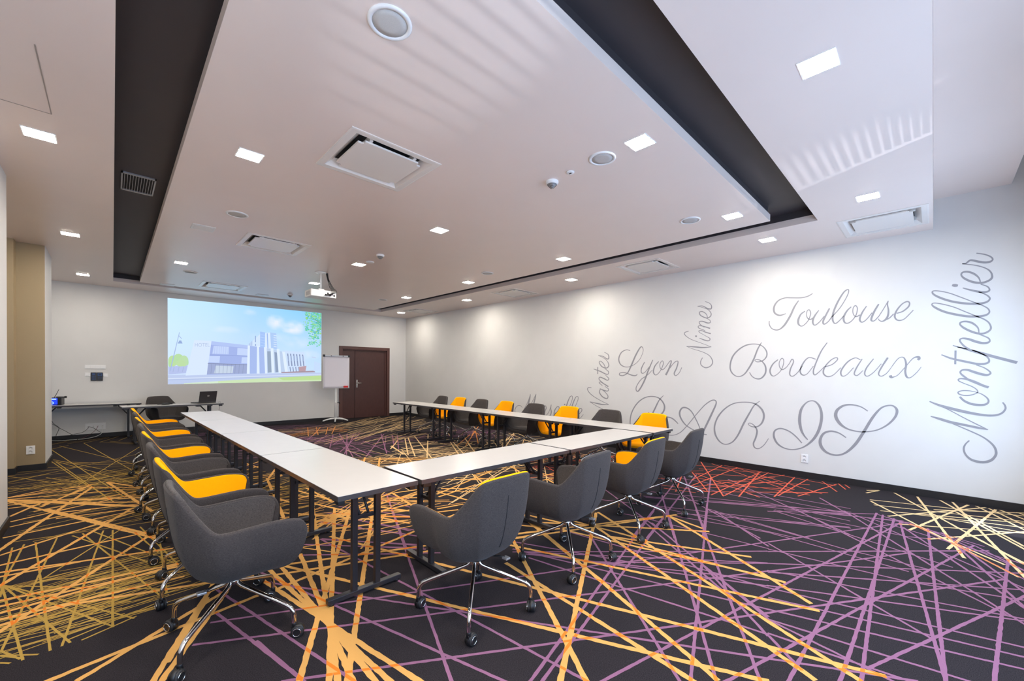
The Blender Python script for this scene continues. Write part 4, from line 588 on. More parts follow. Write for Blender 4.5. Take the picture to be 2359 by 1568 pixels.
struct(fl.build('floor'))

# ---------------------------------------------------------------- wall lettering: French city names in script
def letter_mesh(strokes):
    b = MB()
    for si, st in enumerate(strokes):
        P = spline(st, 6); vs = []; fs = []
        x = XR - .0015 - .0004*si
        n = len(P)
        for i, (y, z, wd) in enumerate(P):
            a = P[max(i-1, 0)]; c = P[min(i+1, n-1)]
            t = Vector((c[0]-a[0], c[1]-a[1]))
            if t.length < 1e-9: t = Vector((1, 0))
            t.normalize(); nn = Vector((-t.y, t.x))*(max(wd, .004)/2)
            vs += [(x, y-nn.x, z-nn.y), (x, y+nn.x, z+nn.y), (XR-.0002, y-nn.x, z-nn.y), (XR-.0002, y+nn.x, z+nn.y)]
        for i in range(n-1):
            o = 4*i
            fs += [(o, o+4, o+5, o+1), (o, o+2, o+6, o+4), (o+1, o+5, o+7, o+3)]
        b.add(vs, fs, M_TEXT)
    return b
WLAB = {'Montpellier': 'grey script word Montpellier running up the right wall beside the window end',
        'Toulouse': 'grey script word Toulouse, topmost on the pale right wall', 'Bordeaux': 'grey script word Bordeaux on the right wall below Toulouse',
        'PARIS': 'large grey ornate word PARIS low on the right wall', 'Lyon': 'small grey script word Lyon on the right wall above PARIS',
        'Nimes': 'grey script word Nimes running up the right wall between Lyon and Bordeaux',
        'Nantes': 'grey script word Nantes running up the right wall left of Lyon', 'Marseille': 'grey script word Marseille low on the right wall behind the chairs'}
for wd, letters in WORDS.items():
    t = thing('wall_lettering', WLAB[wd], 'wall lettering', (0, 0, 0), 0, 'script city names on the right wall')
    for st in letters:
        main = st
        if len(st) > 1 and len(st[-1]) == 3 and max(abs(st[-1][0][0]-st[-1][2][0]), abs(st[-1][0][1]-st[-1][2][1])) < .12: main = st[:-1]
        lo_ = letter_mesh(main).build('letter', t)
        if main is not st: letter_mesh(st[-1:]).build('letter_dot', lo_)

# ---------------------------------------------------------------- double door
d = thing('door_1', None, None); d['kind'] = 'structure'
b = MB()
F0, F1 = YB-.022, YB+.15
b.box((4.795, F0, 0), (4.90, F1, 2.18), M_WOODF, b=.004); b.box((6.31, F0, 0), (6.405, F1, 2.18), M_WOODF, b=.004); b.box((4.90, F0, 2.09), (6.31, F1, 2.18), M_WOODF, b=.004)
b.box((6.27, YB+.04, 0), (6.31, YB+.15, 2.09), M_WOODF); b.box((4.90, YB+.04, 2.06), (6.27, YB+.15, 2.09), M_WOODF)
b.build('door_frame', d)
for x0, x1 in ((4.902, 5.293), (5.305, 6.268)):
    b = MB(); b.box((x0, YB+.055, .006), (x1, YB+.10, 2.058), M_WOOD, b=.003); lf = b.build('door_leaf', d)
    if x0 > 5.2:
        b = MB()
        b.box((5.345, YB+.048, .93), (5.385, YB+.055, 1.17), M_STEEL, b=.002)
        b.tube([(5.365, YB+.05, 1.07), (5.365, YB+.0, 1.07), (5.38, YB-.012, 1.07), (5.50, YB-.012, 1.068)], .010, M_STEEL)
        b.lathe([(0, 0), (.014, 0), (.014, .012), (0, .012)], M_STEEL, 12, Matrix.Translation((5.365, YB+.05, .98)) @ Matrix.Rotation(PI/2, 4, 'X'))
        b.build('lever_handle', lf)

# ---------------------------------------------------------------- ceiling fittings
def ord_(n): return ('first', 'second', 'third', 'fourth', 'fifth', 'sixth', 'seventh', 'eighth')[n]
def make_light():
    t = thing('ceiling_light', 'x', 'ceiling light')
    b = MB()
    for lo, hi in (((-.088, -.088, -.004), (.088, -.080, 0)), ((-.088, .080, -.004), (.088, .088, 0)), ((-.088, -.080, -.004), (-.080, .080, 0)), ((.080, -.080, -.004), (.088, .080, 0))):
        b.box(lo, hi, M_WHITE)
    b.build('rim', t)
    b = MB(); b.box((-.080, -.080, -.0048), (.080, .080, -.0005), M_LED, b=.001); b.build('diffuser', t)
    return t
lights = [
 (-.39, 4.68, 'square ceiling light on the left ceiling strip nearest the camera'), (-.392, 7.852, 'square ceiling light on the left ceiling strip above the beige pier'), (-.393, 11.055, 'square ceiling light on the left strip nearest the back wall'),
 (.80, 3.898, 'square ceiling light in the island left row nearest the camera'), (.806, 8.626, 'square ceiling light in the island left row above the left edge of the projected picture'),
 (2.89, 4.278, 'square ceiling light in the island middle row, behind the large nearest air outlet'), (2.897, 6.601, 'square ceiling light in the island middle row in front of the projector'), (2.893, 8.666, 'square ceiling light glowing right behind the projector pole'),
 (2.854, 1.571, 'square ceiling light in the island middle row nearest the camera'), (4.893, 1.572, 'square ceiling light at the right front corner of the island'), (4.954, 3.983, 'square ceiling light, second along the right edge of the island'),
 (4.974, 6.354, 'square ceiling light, third along the right edge of the island'), (4.986, 8.734, 'square ceiling light at the far end of the island right edge'),
 (2.834, .475, 'largest looking square ceiling light on the front ceiling strip'), (5.283, .474, 'square ceiling light on the front strip beside the corner air outlet'),
 (6.076, 1.526, 'square ceiling light on the right strip nearest the camera'), (6.168, 4.767, 'square ceiling light on the right strip, second along the lettered wall'), (6.183, 7.961, 'square ceiling light on the right strip, third along the lettered wall'), (6.178, 11.121, 'square ceiling light on the right strip above the door')]
L0 = make_light()
for i, (x, y, lab) in enumerate(lights):
    t = L0 if i == 0 else dup(L0)
    t.location = (x, y, ZC); tag(t, lab, group='square ceiling lights')
# the lights over the camera that the photo does not show still light the room
for x, y in ((.80, 1.57), (-.39, 1.5), (.40, .475), (.8, 6.3), (-.39, -.2)):
    ld = bpy.data.lights.new('ceiling_lamp', 'AREA'); ld.size = .154; ld.energy = LAMP*.154*.154*PI; ld.color = srgb((255, 246, 232))
    o = bpy.data.objects.new('ceiling_lamp', ld); col.objects.link(o); o.location = (x, y, ZC-.017)
def make_ac(sx=ACX, sy=ACY):
    t = thing('air_outlet', 'x', 'air conditioner outlet')
    b = MB(); hx, hy = sx/2, sy/2
    P = []
    for (x, y, z) in ((hx, hy, 0), (hx, hy, -.005), (hx-.012, hy-.012, -.007), (hx-.055, hy-.055, -.006), (hx-.115, hy-.115, .048)):
        P += [(-x, -y, z), (x, -y, z), (x, y, z), (-x, y, z)]
    F = []
    for k in range(4):
        for i in range(4): F.append((k*4+i, k*4+(i+1) % 4, (k+1)*4+(i+1) % 4, (k+1)*4+i))
    b.add(P, F, M_ACP)
    b.build('frame', t)
    b = MB(); ix, iy = hx-.09, hy-.09; b.box((-ix, -iy, .050), (ix, iy, .072), M_DARKGAP); b.build('duct', t)
    b = MB(); px, py = .268, .252
    bm = bmesh.new(); bmesh.ops.create_cube(bm, size=1)
    for v in bm.verts: v.co = Vector((v.co.x*2*px, v.co.y*2*py, -.002+v.co.z*.014))
    bmesh.ops.bevel(bm, geom=[e for e in bm.edges if abs(e.verts[0].co.z-e.verts[1].co.z) > .01], offset=.04, segments=5, affect='EDGES')
    b.bm(bm, M_ACP)
    b.build('outlet_panel', t)
    b = MB()
    for x in (-.7*px, .7*px): b.box((x-.012, -hy+.10, .006), (x+.012, hy-.10, .050), M_ACP)
    b.build('bracket', t)
    return t
acs = [(1.604, 3.28, 'largest looking air outlet, on the island nearest the camera'), (1.612, 6.45, 'air outlet in the middle of the island left row'), (1.66, 10.43, 'air outlet on the island above the projected picture'),
       (6.285, .43, 'air outlet at the near end of the right ceiling strip by the window step'), (6.28, 3.29, 'air outlet on the right ceiling strip above the lettering, second from the camera'), (6.35, 6.47, 'air outlet on the right ceiling strip, third from the camera'), (6.4, 10.4, 'air outlet on the right ceiling strip near the door')]
A0 = make_ac()
for i, (x, y, lab) in enumerate(acs):
    t = A0 if i == 0 else dup(A0)
    t.location = (x, y, ZC); tag(t, lab, group='ceiling air outlets')
def make_speaker(r=.108):
    t = thing('ceiling_speaker', 'x', 'ceiling speaker')
    b = MB(); b.lathe([(r, 0), (r, -.006), (r-.008, -.010), (r-.022, -.009), (r-.022, 0)], M_WHITE, 32, cap=False); b.build('rim', t)
    b = MB(); b.lathe([(0, -.0015), (r-.023, -.0015), (r-.023, -.006), (.05, -.0075), (0, -.008)], M_GRILLE, 32, cap=False); b.build('grille', t)
    return t
sps = [(.995, 1.92, 'large looking round ceiling speaker at the top of the picture'), (2.849, 1.9, 'round ceiling speaker beside the nearest smoke detector'), (1.003, 5.47, 'round ceiling speaker in the island left row beside a small access plate'),
       (4.70, 1.953, 'round ceiling speaker at the right front corner of the island'), (1.005, 9.315, 'round ceiling speaker in front of the outlet above the picture'), (4.745, 5.52, 'round ceiling speaker along the right edge of the island'), (4.742, 9.426, 'round ceiling speaker at the far right end of the island')]
S0 = make_speaker()
for i, (x, y, lab) in enumerate(sps):
    t = S0 if i == 0 else dup(S0)
    t.location = (x, y, ZC); tag(t, lab, group='round ceiling speakers')
def make_smoke():
    t = thing('smoke_detector', 'x', 'smoke detector')
    b = MB(); b.lathe([(.058, 0), (.058, -.014), (.050, -.026), (.044, -.028)], M_WHITE, 24, cap=False); b.build('base', t)
    b = MB()
    prof = []; r0 = .044
    for k in range(5):
        z = -.028 - k*.007
        prof += [(r0-k*.0065, z), (r0-k*.0065-.001, z-.004)]
    b.lathe(prof + [(.008, -.066), (0, -.067)], M_GREYM, 20, cap=False)
    for k in range(5): b.torus(r0-k*.0065-.002, .0022, M_DARKGAP, Matrix.Translation((0, 0, -.0315-k*.007)), 20, 5)
    b.build('sensor_head', t)
    return t
K0 = make_smoke()
for i, (x, y, lab) in enumerate([(2.876, 2.453, 'smoke detector on the island nearest the camera'), (2.885, 5.825, 'smoke detector on the island between two lights of the middle row'), (2.933, 10.374, 'smoke detector on the island nearest the projected picture')]):
    t = K0 if i == 0 else dup(K0)
    t.location = (x, y, ZC); tag(t, lab, group='smoke detectors')
b = MB(); b.lathe([(.035, 0), (.035, -.008), (.028, -.012), (0, -.012)], M_WHITE, 20); b.box((-.006, -.012, -.014), (.006, .012, -.0115), M_DARKGAP)
tag(b.build('ceiling_sensor', None, (2.85, 2.225, ZC)), 'tiny round white sensor between smoke detector and speaker', 'sensor')
b = MB(); b.lathe([(.06, 0), (.06, -.010), (.05, -.014), (0, -.014)], M_WHITE, 24)
tag(b.build('ceiling_cover', None, (2.955, 6.31, ZC)), 'flat round white cover beside the middle light', 'ceiling cover')
for x, y, lab in ((.80, 6.29, 'small square white access plate on the island left row'), (.812, 11.07, 'small square white access plate at the island back left corner'), (2.5, 10.95, 'small white access plate above the right part of the projected picture')):
    t = thing('access_plate', lab, 'access plate', (x, y, ZC), 0, 'ceiling access plates')
    b = MB(); b.box((-.115, -.115, -.006), (.115, .115, 0), M_WHITEM, b=.002); b.build('frame', t)
    b = MB(); b.box((-.09, -.09, -.009), (.09, .09, -.006), M_WHITE, b=.001); b.build('cover', t)
b = MB()
for lo, hi in (((-1.1, 4.243, ZC-.002), (-.296, 4.249, ZC)), ((-.302, 3.4, ZC-.002), (-.296, 4.249, ZC))): b.box(lo, hi, mat('hatch joint', (150, 140, 132), .8))
tag(b.build('ceiling_hatch'), 'thin joint of a flush hatch in the left ceiling strip', 'ceiling hatch')
# grille in the dark recess
t = thing('recess_grille', 'louvred grey metal grille in the dark ceiling recess on the left', 'air grille', (.19, 5.72, 3.345))
b = MB(); gx, gy = .128, .27
for lo, hi in (((-gx, -gy, -.012), (gx, -gy+.03, 0)), ((-gx, gy-.03, -.012), (gx, gy, 0)), ((-gx, -gy, -.012), (-gx+.012, gy, 0)), ((gx-.012, -gy, -.012), (gx, gy, 0))): b.box(lo, hi, M_GREYM)
b.build('frame', t)
b = MB()
for k in range(11):
    x = -gx+.025 + k*(2*gx-.05)/10
    b.box((x-.0018, -gy+.03, -.012), (x+.0018, gy-.03, -.001), M_GREYM)
b.box((-gx+.012, -gy+.03, -.0012), (gx-.012, gy-.03, -.0004), M_DARKGAP)
b.build('louvre', t)

# ---------------------------------------------------------------- projector on its ceiling pole
t = thing('projector', 'white projector hanging from the island on a pole', 'projector', (2.655, 7.63, ZC), 0)
b = MB(); b.lathe([(.095, 0), (.095, -.010), (.05, -.02), (.035, -.03), (0, -.03)], M_WHITEM, 24); b.build('mount_plate', t)
b = MB(); b.lathe([(.016, -.02), (.016, -.30)], M_WHITEM, 14); b.box((-.05, -.04, -.335), (.05, .04, -.295), M_WHITEM, b=.004); b.build('pole', t)
b = MB(); b.box((-.215, -.16, -.455), (.215, .16, -.335), M_WHITE, b=.012); body = b.build('body', t)
b = MB(); b.lathe([(.045, 0), (.045, .03), (.035, .032), (.03, .02), (0, .018)], M_BLACKP, 20, Matrix.Translation((.08, .16, -.40)) @ Matrix.Rotation(-PI/2, 4, 'X')); b.build('lens', body)
b = MB()
for k in range(5): b.box((.02+k*.036, -.1615, -.43+(k % 2)*.03), (.045+k*.036, -.1595, -.40+(k % 2)*.03), M_DARKGAP)
for k in range(7): b.box((-.2165, -.11+k*.03, -.43), (-.2145, -.095+k*.03, -.365), M_GREYM)
b.build('port_panel', body)
b = MB()
for k in range(4):
    b.tube(spline([(.085+.01*k, -.02, -.001), (.10+.008*k, -.05, -.12), (.11+.02*k, -.12, -.26), (.13+.02*k, -.20-.01*k, -.36), (.10-.03*k, -.205, -.425), (.08-.02*k, -.165, -.42)], 6), .0045, M_CABLE, 6)
b.build('cable', t)
# ---------------------------------------------------------------- folding conference tables
TH = 0.725
def make_table(L=1.589, W=.53):
    t = thing('folding_table', 'x', 'table')
    hx, hy = L/2, W/2
    b = MB(); b.box((-hx+.002, -hy+.002, TH-.028), (hx-.002, hy-.002, TH), M_TABLE); b.build('tabletop', t)
    b = MB()
    z0, z1 = TH-.030, TH-.0015
    b.box((-hx, -hy, z0), (hx, -hy+.002, z1), M_EDGE); b.box((-hx, hy-.002, z0), (hx, hy, z1), M_EDGE)
    b.box((-hx, -hy+.002, z0), (-hx+.002, hy-.002, z1), M_EDGE); b.box((hx-.002, -hy+.002, z0), (hx, hy-.002, z1), M_EDGE)
    b.box((-hx+.002, -hy+.002, z0), (hx-.002, hy-.002, TH-.028), M_FRAME)
    b.build('edge_band', t)
    for sx in (-1, 1):
        x = sx*(hx-.20)
        for sy in (-1, 1):
            b = MB(); b.box((x-.0175, sy*.078-.0175, .045), (x+.0175, sy*.078+.0175, TH-.055), M_FRAME, b=.003); b.build('leg', t)
        b = MB(); b.box((x-.02, -.248, .014), (x+.02, .248, .045), M_FRAME, b=.004)
        for sy in (-1, 1): b.lathe([(.016, 0), (.016, .015)], M_BLACKP, 12, Matrix.Translation((x, sy*.22, 0)))
        b.build('foot', t)
        b = MB(); b.box((x-.025, -.16, TH-.055), (x+.025, .16, TH-.030), M_FRAME, b=.002); b.build('top_rail', t)
        b = MB()
        b.tube([(x-sx*.019, .03, .50), (x-sx*.17, .03, TH-.034)], .009, M_FRAME, 8)
        b.tube([(x-sx*.019, -.03, .50), (x-sx*.17, -.03, TH-.034)], .009, M_FRAME, 8)
        b.box((x-sx*.017-.012, -.06, .49), (x-sx*.017+.012, .06, .515), M_FRAME, b=.003)
        b.build('brace', t)
        b = MB(); b.box((x-sx*.20-.03, -.06, TH-.065), (x-sx*.20+.03, .06, TH-.030), M_FRAME, b=.004); b.build('hinge_box', t)
        for sy in (-1, 1):
            b = MB(); b.box((sx*(hx-.05)-.03, sy*(hy-.03)-.02, TH-.058), (sx*(hx-.05)+.03, sy*(hy-.03)+.02, TH-.030), M_BLACKP, b=.004); b.build('link_bracket', t)
    return t
T0 = make_table()
used_t = []
def place_table(x, y, rz, label, group=None):
    t = T0 if not used_t else dup(T0)
    used_t.append(t); t.location = (x, y, 0); t.rotation_euler.z = rz
    tag(t, label)
    if group: t['group'] = group
    return t
U = 'tables of the U shaped layout'
la = R(90+1.03); ra = R(90+.63)
lt = ['left row folding table forming the near left corner of the U', 'left row folding table, second from the camera', 'left row folding table, third from the camera', 'left row folding table nearest the back wall']
for i in range(4):
    d_ = 2.372 + .798 + i*1.598
    place_table(1.19-(d_-2.372)*math.tan(R(1.03)), d_, la, lt[i], U)
rt = ['right row folding table forming the near right corner of the U', 'right row folding table, second from the camera', 'right row folding table, third from the camera', 'right row folding table nearest the door']
for i in range(4):
    d_ = 2.372 + .798 + i*1.598
    place_table(5.0-(d_-2.372)*math.tan(R(.63)), d_, ra, rt[i], U)
place_table(2.272, 2.636, 0, 'front row folding table beside the near left corner of the U', U)
place_table(3.885, 2.636, 0, 'front row folding table beside the near right corner of the U', U)
place_table(.902, 10.85, R(4.2), 'folding table with the laptop near the back wall')
place_table(-.355, 11.95, 0, 'folding table against the back wall with the blue lit audio box')

# ---------------------------------------------------------------- swivel tub chairs
HALF = [(0, .268, .412), (.10, .267, .412), (.165, .264, .414), (.212, .266, .428), (.243, .278, .470), (.266, .294, .545), (.280, .288, .598), (.290, .252, .634), (.297, .150, .650), (.300, .02, .646), (.299, -.095, .642),
        (.286, -.145, .664), (.245, -.208, .745), (.208, -.254, .818), (.178, -.276, .844), (.095, -.288, .853), (0, -.292, .854)]
rim = HALF + [(-x, y, z) for (x, y, z) in reversed(HALF[1:-1])]
def closed_spline(P, per=4):
    n = len(P); out = []
    for i in range(n):
        p0, p1, p2, p3 = P[i-1], P[i], P[(i+1) % n], P[(i+2) % n]
        for q in range(per):
            t = q/per
            out.append(Vector([0.5*(2*p1[k]+(p2[k]-p0[k])*t+(2*p0[k]-5*p1[k]+4*p2[k]-p3[k])*t*t+(3*p1[k]-p0[k]-3*p2[k]+p3[k])*t**3) for k in range(3)]))
    return out
RIM = closed_spline(rim, 4); NR = len(RIM)
def bez(a, b, c, d, t):
    u = 1-t
    return a*(u**3) + b*(3*u*u*t) + c*(3*u*t*t) + d*(t**3)
ZB = .340
def outer(Rp, t):
    back = max(0, min(1, (Rp.z-.62)/.2))*(1 if Rp.y < 0 else 0)
    low = Rp.z < .50
    p0 = Vector((Rp.x*.12, Rp.y*.12, ZB)); p1 = Vector((Rp.x*.80, Rp.y*.78, ZB+.002))
    k = .92 - .02*back
    p2 = Vector((Rp.x*k*(1 if not back else 1.12), Rp.y*k, ZB + (.34)*(Rp.z-ZB)))
    return bez(p0, p1, p2, Rp, t)
def inward(i):
    a, c = RIM[i-1], RIM[(i+1) % NR]
    t = (c-a); n = Vector((t.y, -t.x, 0))
    p = RIM[i]
    if n.length < 1e-5: n = Vector((-p.x, -p.y, 0))
    n.normalize()
    if n.dot(Vector((-p.x, -p.y, 0))) < 0: n = -n
    # blend with the direction to the middle so that corners stay tidy
    q = Vector((-p.x, -p.y*.9, 0)).normalized()
    return (n*.4+q*.6).normalized()
TK = .034
def chair_meshes():
    sh = MB(); pad = MB()
    rows_o = 14; rows = []
    for j in range(rows_o+1): rows.append([outer(p, j/rows_o) for p in RIM])
    inn = [RIM[i] + inward(i)*TK for i in range(NR)]
    def lim(i):   # where the lining begins on the rounded rim: near the outside on the back, near the inside on the arms
        s_ = max(0, min(1, (RIM[i].z-.79)/.05)) if RIM[i].y < 0 else 0
        return 150-96*s_*s_*(3-2*s_)
    def rimpt(i, a, g=0.0):
        return RIM[i] + inward(i)*(TK*.5*(1-math.cos(R(a)))) + Vector((0, 0, TK*.42*math.sin(R(a)))) + (inward(i)*(-math.cos(R(a))) + Vector((0, 0, math.sin(R(a)))))*g
    for k in (.2, .4, .6, .8, 1.0): rows.append([rimpt(i, lim(i)*k) for i in range(NR)])
    rows.append([rimpt(i, lim(i)+6, -.006) for i in range(NR)])
    vs = [p for r in rows for p in r]; fs = []
    for j in range(len(rows)-1):
        for i in range(NR):
            k = (i+1) % NR; fs.append((j*NR+i, j*NR+k, (j+1)*NR+k, (j+1)*NR+i))
    fs.append(tuple(reversed(range(NR))))
    sh.add(vs, fs, M_FABRIC, True)
    def padmesh(M):
        pad = MB(); rows = []
        rows.append([rimpt(i, lim(i)-1, -.003) for i in range(NR)])
        for k in (.08, .3, .55, .8, 1.0): rows.append([rimpt(i, lim(i)+(180-lim(i))*k, .0022) for i in range(NR)])
        puff = [rimpt(i, 180, .0022) for i in range(NR)]
        for j in range(1, 12):
            t = j/11; row = []
            for i, p in enumerate(puff):
                n = inward(i)
                p1 = p*.96 + Vector((0, 0, .04*p.z)) ; p1.z = p.z - (p.z-.43)*.45
                p2 = Vector((p.x*.86, p.y*.86, .432)); p3 = Vector((p.x*.62, p.y*.60, .424))
                row.append(bez(p, p1, p2, p3, t))
            rows.append(row)
        rows.append([Vector((p.x*.3, p.y*.3, .420)) for p in puff])
        vs = [p for r in rows for p in r]; fs = []
        for j in range(len(rows)-1):
            for i in range(NR):
                k = (i+1) % NR; fs.append((j*NR+i, j*NR+k, (j+1)*NR+k, (j+1)*NR+i))
        fs.append(tuple((len(rows)-1)*NR+i for i in range(NR)))
        pad.add(vs, fs, M, True)
        return pad
    def seatmesh(M):
        s = MB(); rows = []
        for (k, z) in ((.70, .418), (.735, .424), (.745, .434), (.735, .444), (.70, .450), (.55, .453), (.3, .455), (.05, .456)):
            rows.append([Vector((p.x*k, p.y*k*(1.05 if p.y > 0 else .93)+.012, z + (-.008 if p.y > .2 and k > .5 else 0))) for p in RIM])
        vs = [p for r in rows for p in r]; fs = []
        for j in range(len(rows)-1):
            for i in range(NR):
                k = (i+1) % NR; fs.append((j*NR+i, j*NR+k, (j+1)*NR+k, (j+1)*NR+i))
        fs.append(tuple((len(rows)-1)*NR+i for i in range(NR))); fs.append(tuple(reversed(range(NR))))
        s.add(vs, fs, M, True)
        return s
    return sh, padmesh, seatmesh
SH, PADF, SEATF = chair_meshes()
ME_SHELL = SH.mesh('shell')
ME_PAD = {'dark': PADF(M_FABIN).mesh('lining'), 'yellow': PADF(M_YELLOW).mesh('lining')}
ME_SEAT = {'dark': SEATF(M_FABIN).mesh('seat'), 'yellow': SEATF(M_YELLOW).mesh('seat')}
b = MB(); bi = [i for i in range(NR) if abs(RIM[i].x) < 1e-6 and RIM[i].y < 0][0]
b.tube([outer(RIM[bi], t)*1.0 + Vector((0, -.0006, 0)) for t in [.45+.05*k for k in range(10)]], .0026, M_SEAM, 6)
ME_SEAM = b.mesh('seam')
b = MB(); b.lathe([(.026, .280), (.031, .286), (.031, .304), (.025, .310), (.025, .345)], M_CHROME, 20); b.lathe([(.10, .332), (.10, .343)], M_BLACKP, 24); ME_HUB = b.mesh('swivel_hub')
b = MB(); b.tube([(.02, -.02, .334), (.10, -.12, .330), (.115, -.145, .328)], .006, M_BLACKP, 8); b.box((.098, -.175, .320), (.132, -.135, .332), M_GREYM, b=.003); ME_LEVER = b.mesh('lever')
b = MB()
prof = spline([(.016, 0, .330), (.019, 0, .300), (.036, 0, .277), (.075, 0, .258), (.19, 0, .213), (.285, 0, .176), (.322, 0, .156), (.340, 0, .124), (.343, 0, .066)], 5)
b.tube(prof, .0115, M_CHROME, 12); ME_LEG = b.mesh('leg')
b = MB()
for s_ in (-1, 1):
    Tm = Matrix.Translation((0, s_*.013, .031)) @ Matrix.Rotation(PI/2, 4, 'X')
    b.lathe([(.010, -.010), (.027, -.010), (.031, -.007), (.031, .007), (.027, .010), (.010, .010)], M_TYRE, 22, Tm)
    T2 = Matrix.Translation((0, s_*.0245, .031)) @ Matrix.Rotation(PI/2, 4, 'X')
    b.torus(.0205, .0022, M_CHROME, T2, 22, 6)
    b.lathe([(0, 0), (.0195, 0)], M_BLACKP, 20, Matrix.Translation((0, s_*.0238, .031)) @ Matrix.Rotation(PI/2, 4, 'X'), cap=False)
b.lathe([(.0335, -.012), (.0335, .012)], M_BLACKP, 22, Matrix.Translation((0, 0, .031)) @ Matrix.Rotation(PI/2, 4, 'X'))
b.lathe([(.013, .05), (.013, .075), (.010, .080)], M_BLACKP, 12, Matrix.Translation((-.018, 0, 0)))
b.box((-.03, -.011, .035), (0, .011, .062), M_BLACKP, b=.003)
ME_CASTER = b.mesh('caster')
rch = random.Random(11)
def child(name, me, parent):
    o = bpy.data.objects.new(name, me); col.objects.link(o); o.parent = parent; return o
def chair(x, y, face, kind, label, group, base=None):
    """face: direction the sitter looks, degrees from +X; base: own rotation of the four legged base"""
    t = thing('swivel_chair', label, 'chair', (x, y, 0), R(face-90), group)
    child('shell', ME_SHELL, t)
    p = child('lining', ME_PAD[kind], t); s = child('seat', ME_SEAT[kind], t)
    if kind == 'yellow': p['label'] = 'yellow inner lining'; s['label'] = 'yellow seat pad'
    child('seam', ME_SEAM, t); child('swivel_hub', ME_HUB, t); child('lever', ME_LEVER, t)
    b0 = rch.uniform(-9, 9) if base is None else base
    for k in range(4):
        l = child('leg', ME_LEG, t); l.rotation_euler.z = R(45+90*k+b0)
        c = child('caster', ME_CASTER, l); c.location = (.350, 0, 0); c.rotation_euler.z = rch.uniform(-2.6, 2.6)
        q = Matrix.Rotation(c.rotation_euler.z, 3, 'Z') @ Vector((.018, 0, 0)); c.location = (.343+q.x, q.y, 0)
    return t
ly = [2.665, 3.435, 4.215, 5.02, 5.79, 6.60, 7.37, 8.16]
for i, y in enumerate(ly):
    k = 'dark' if i % 2 == 0 else 'yellow'
    c = 'plain charcoal' if k == 'dark' else 'charcoal and yellow'
    place = ['nearest the camera in the left row', 'second from the camera in the left row', 'third from the camera in the left row', 'fourth from the camera in the left row', 'fifth from the camera in the left row', 'sixth from the camera in the left row', 'second from the far end of the left row', 'at the far end of the left row'][i]
    chair(.475, y, rch.uniform(-2, 2), k, c + ' swivel tub chair ' + place, 'chairs of the left row', -2 if i == 0 else None)
ry = [2.83, 3.56, 4.36, 5.13, 5.93, 6.70, 7.44, 8.14]
for i, y in enumerate(ry):
    k = 'yellow' if i % 2 == 0 else 'dark'
    c = 'plain charcoal' if k == 'dark' else 'yellow lined charcoal'
    place = ['nearest the camera in the right row', 'second from the near end of the right row', 'third from the near end of the right row', 'fourth from the near end of the right row', 'fifth from the near end of the right row', 'third from the door end of the right row', 'second from the door end of the right row', 'at the door end of the right row'][i]
    chair(5.375, y, 180+rch.uniform(-3, 3), k, c + ' swivel tub chair ' + place, 'chairs of the right row', (40, 22, 8, 42, 10, 45, -6, 4)[i])
for i, (x, y, f, bs) in enumerate([(1.585, 1.940, 92, -1), (2.52, 1.965, 95, -4), (3.47, 1.985, 93.5, -3), (4.40, 1.99, 93, -3)]):
    k = 'yellow' if i % 2 == 0 else 'dark'
    c = 'plain charcoal' if k == 'dark' else 'yellow rimmed charcoal'
    place = ['leftmost of the front row, back to the camera', 'second from the left in the front row', 'third from the left in the front row', 'rightmost of the front row beside the lettered wall'][i]
    chair(x, y, f, k, c + ' swivel tub chair ' + place, 'chairs of the front row', bs)
chair(.80, 11.28, 270+22, 'dark', 'charcoal swivel tub chair behind the laptop table facing the room', None)

# ---------------------------------------------------------------- flipchart
t = thing('flipchart', 'white flipchart easel on wheels beside the dark double door', 'flipchart', (4.50, 11.72, 0), R(-4))
for k in range(5):
    a = R(90+72*k+16)
    b = MB(); pts = spline([(0, 0, .10), (.10, 0, .098), (.25, 0, .075), (.34, 0, .045)], 5)
    b.tube([(math.cos(a)*p[0], math.sin(a)*p[0], p[2]) for p in pts], [.026-.010*i/(len(pts)-1) for i in range(len(pts))], M_WHITEM, 10)
    l = b.build('leg', t)
    b = MB(); b.lathe([(.010, -.012), (.022, -.012), (.022, .012), (.010, .012)], M_BLACKP, 14, Matrix.Translation((math.cos(a)*.335, math.sin(a)*.335, .022)) @ Matrix.Rotation(PI/2, 4, 'X')); b.build('caster', l)
b = MB(); b.lathe([(.034, .08), (.034, .55), (.036, .56), (.026, .565), (.024, .97)], M_WHITEM, 18); b.build('column', t)
b = MB(); b.tube([(.03, -.02, .545), (.075, -.03, .545)], .010, M_BLACKP, 10); b.lathe([(.026, -.012), (.026, .012)], M_BLACKP, 14, Matrix.Translation((.085, -.03, .545)) @ Matrix.Rotation(PI/2, 4, 'Y')); b.build('clamp_knob', t)
b = MB(); b.box((-.355, -.052, .945), (.355, -.032, 1.865), M_WHITE, b=.006); bd = b.build('board', t)
b = MB(); b.box((-.30, -.032, 1.0), (.30, .0, 1.04), M_WHITEM, b=.004); b.box((-.02, -.032, .96), (.02, .02, 1.5), M_WHITEM, b=.004); b.build('bracket', t)
b = MB()
nx, nz = 12, 14; vs = []; fs = []
for j in range(nz+1):
    for i in range(nx+1):
        u, v = i/nx, j/nz
        curl = .012*(1-v)**3*(1+math.sin(u*5))
        vs.append((-.345+.69*u, -.0535-.004*(1-v)-curl, .962+.87*v))
for j in range(nz):
    for i in range(nx): fs.append((j*(nx+1)+i, j*(nx+1)+i+1, (j+1)*(nx+1)+i+1, (j+1)*(nx+1)+i))
b.add(vs, fs, M_PAPER, True)
pp = b.build('paper_pad', t)
so = pp.modifiers.new('thickness', 'SOLIDIFY'); so.thickness = .0006
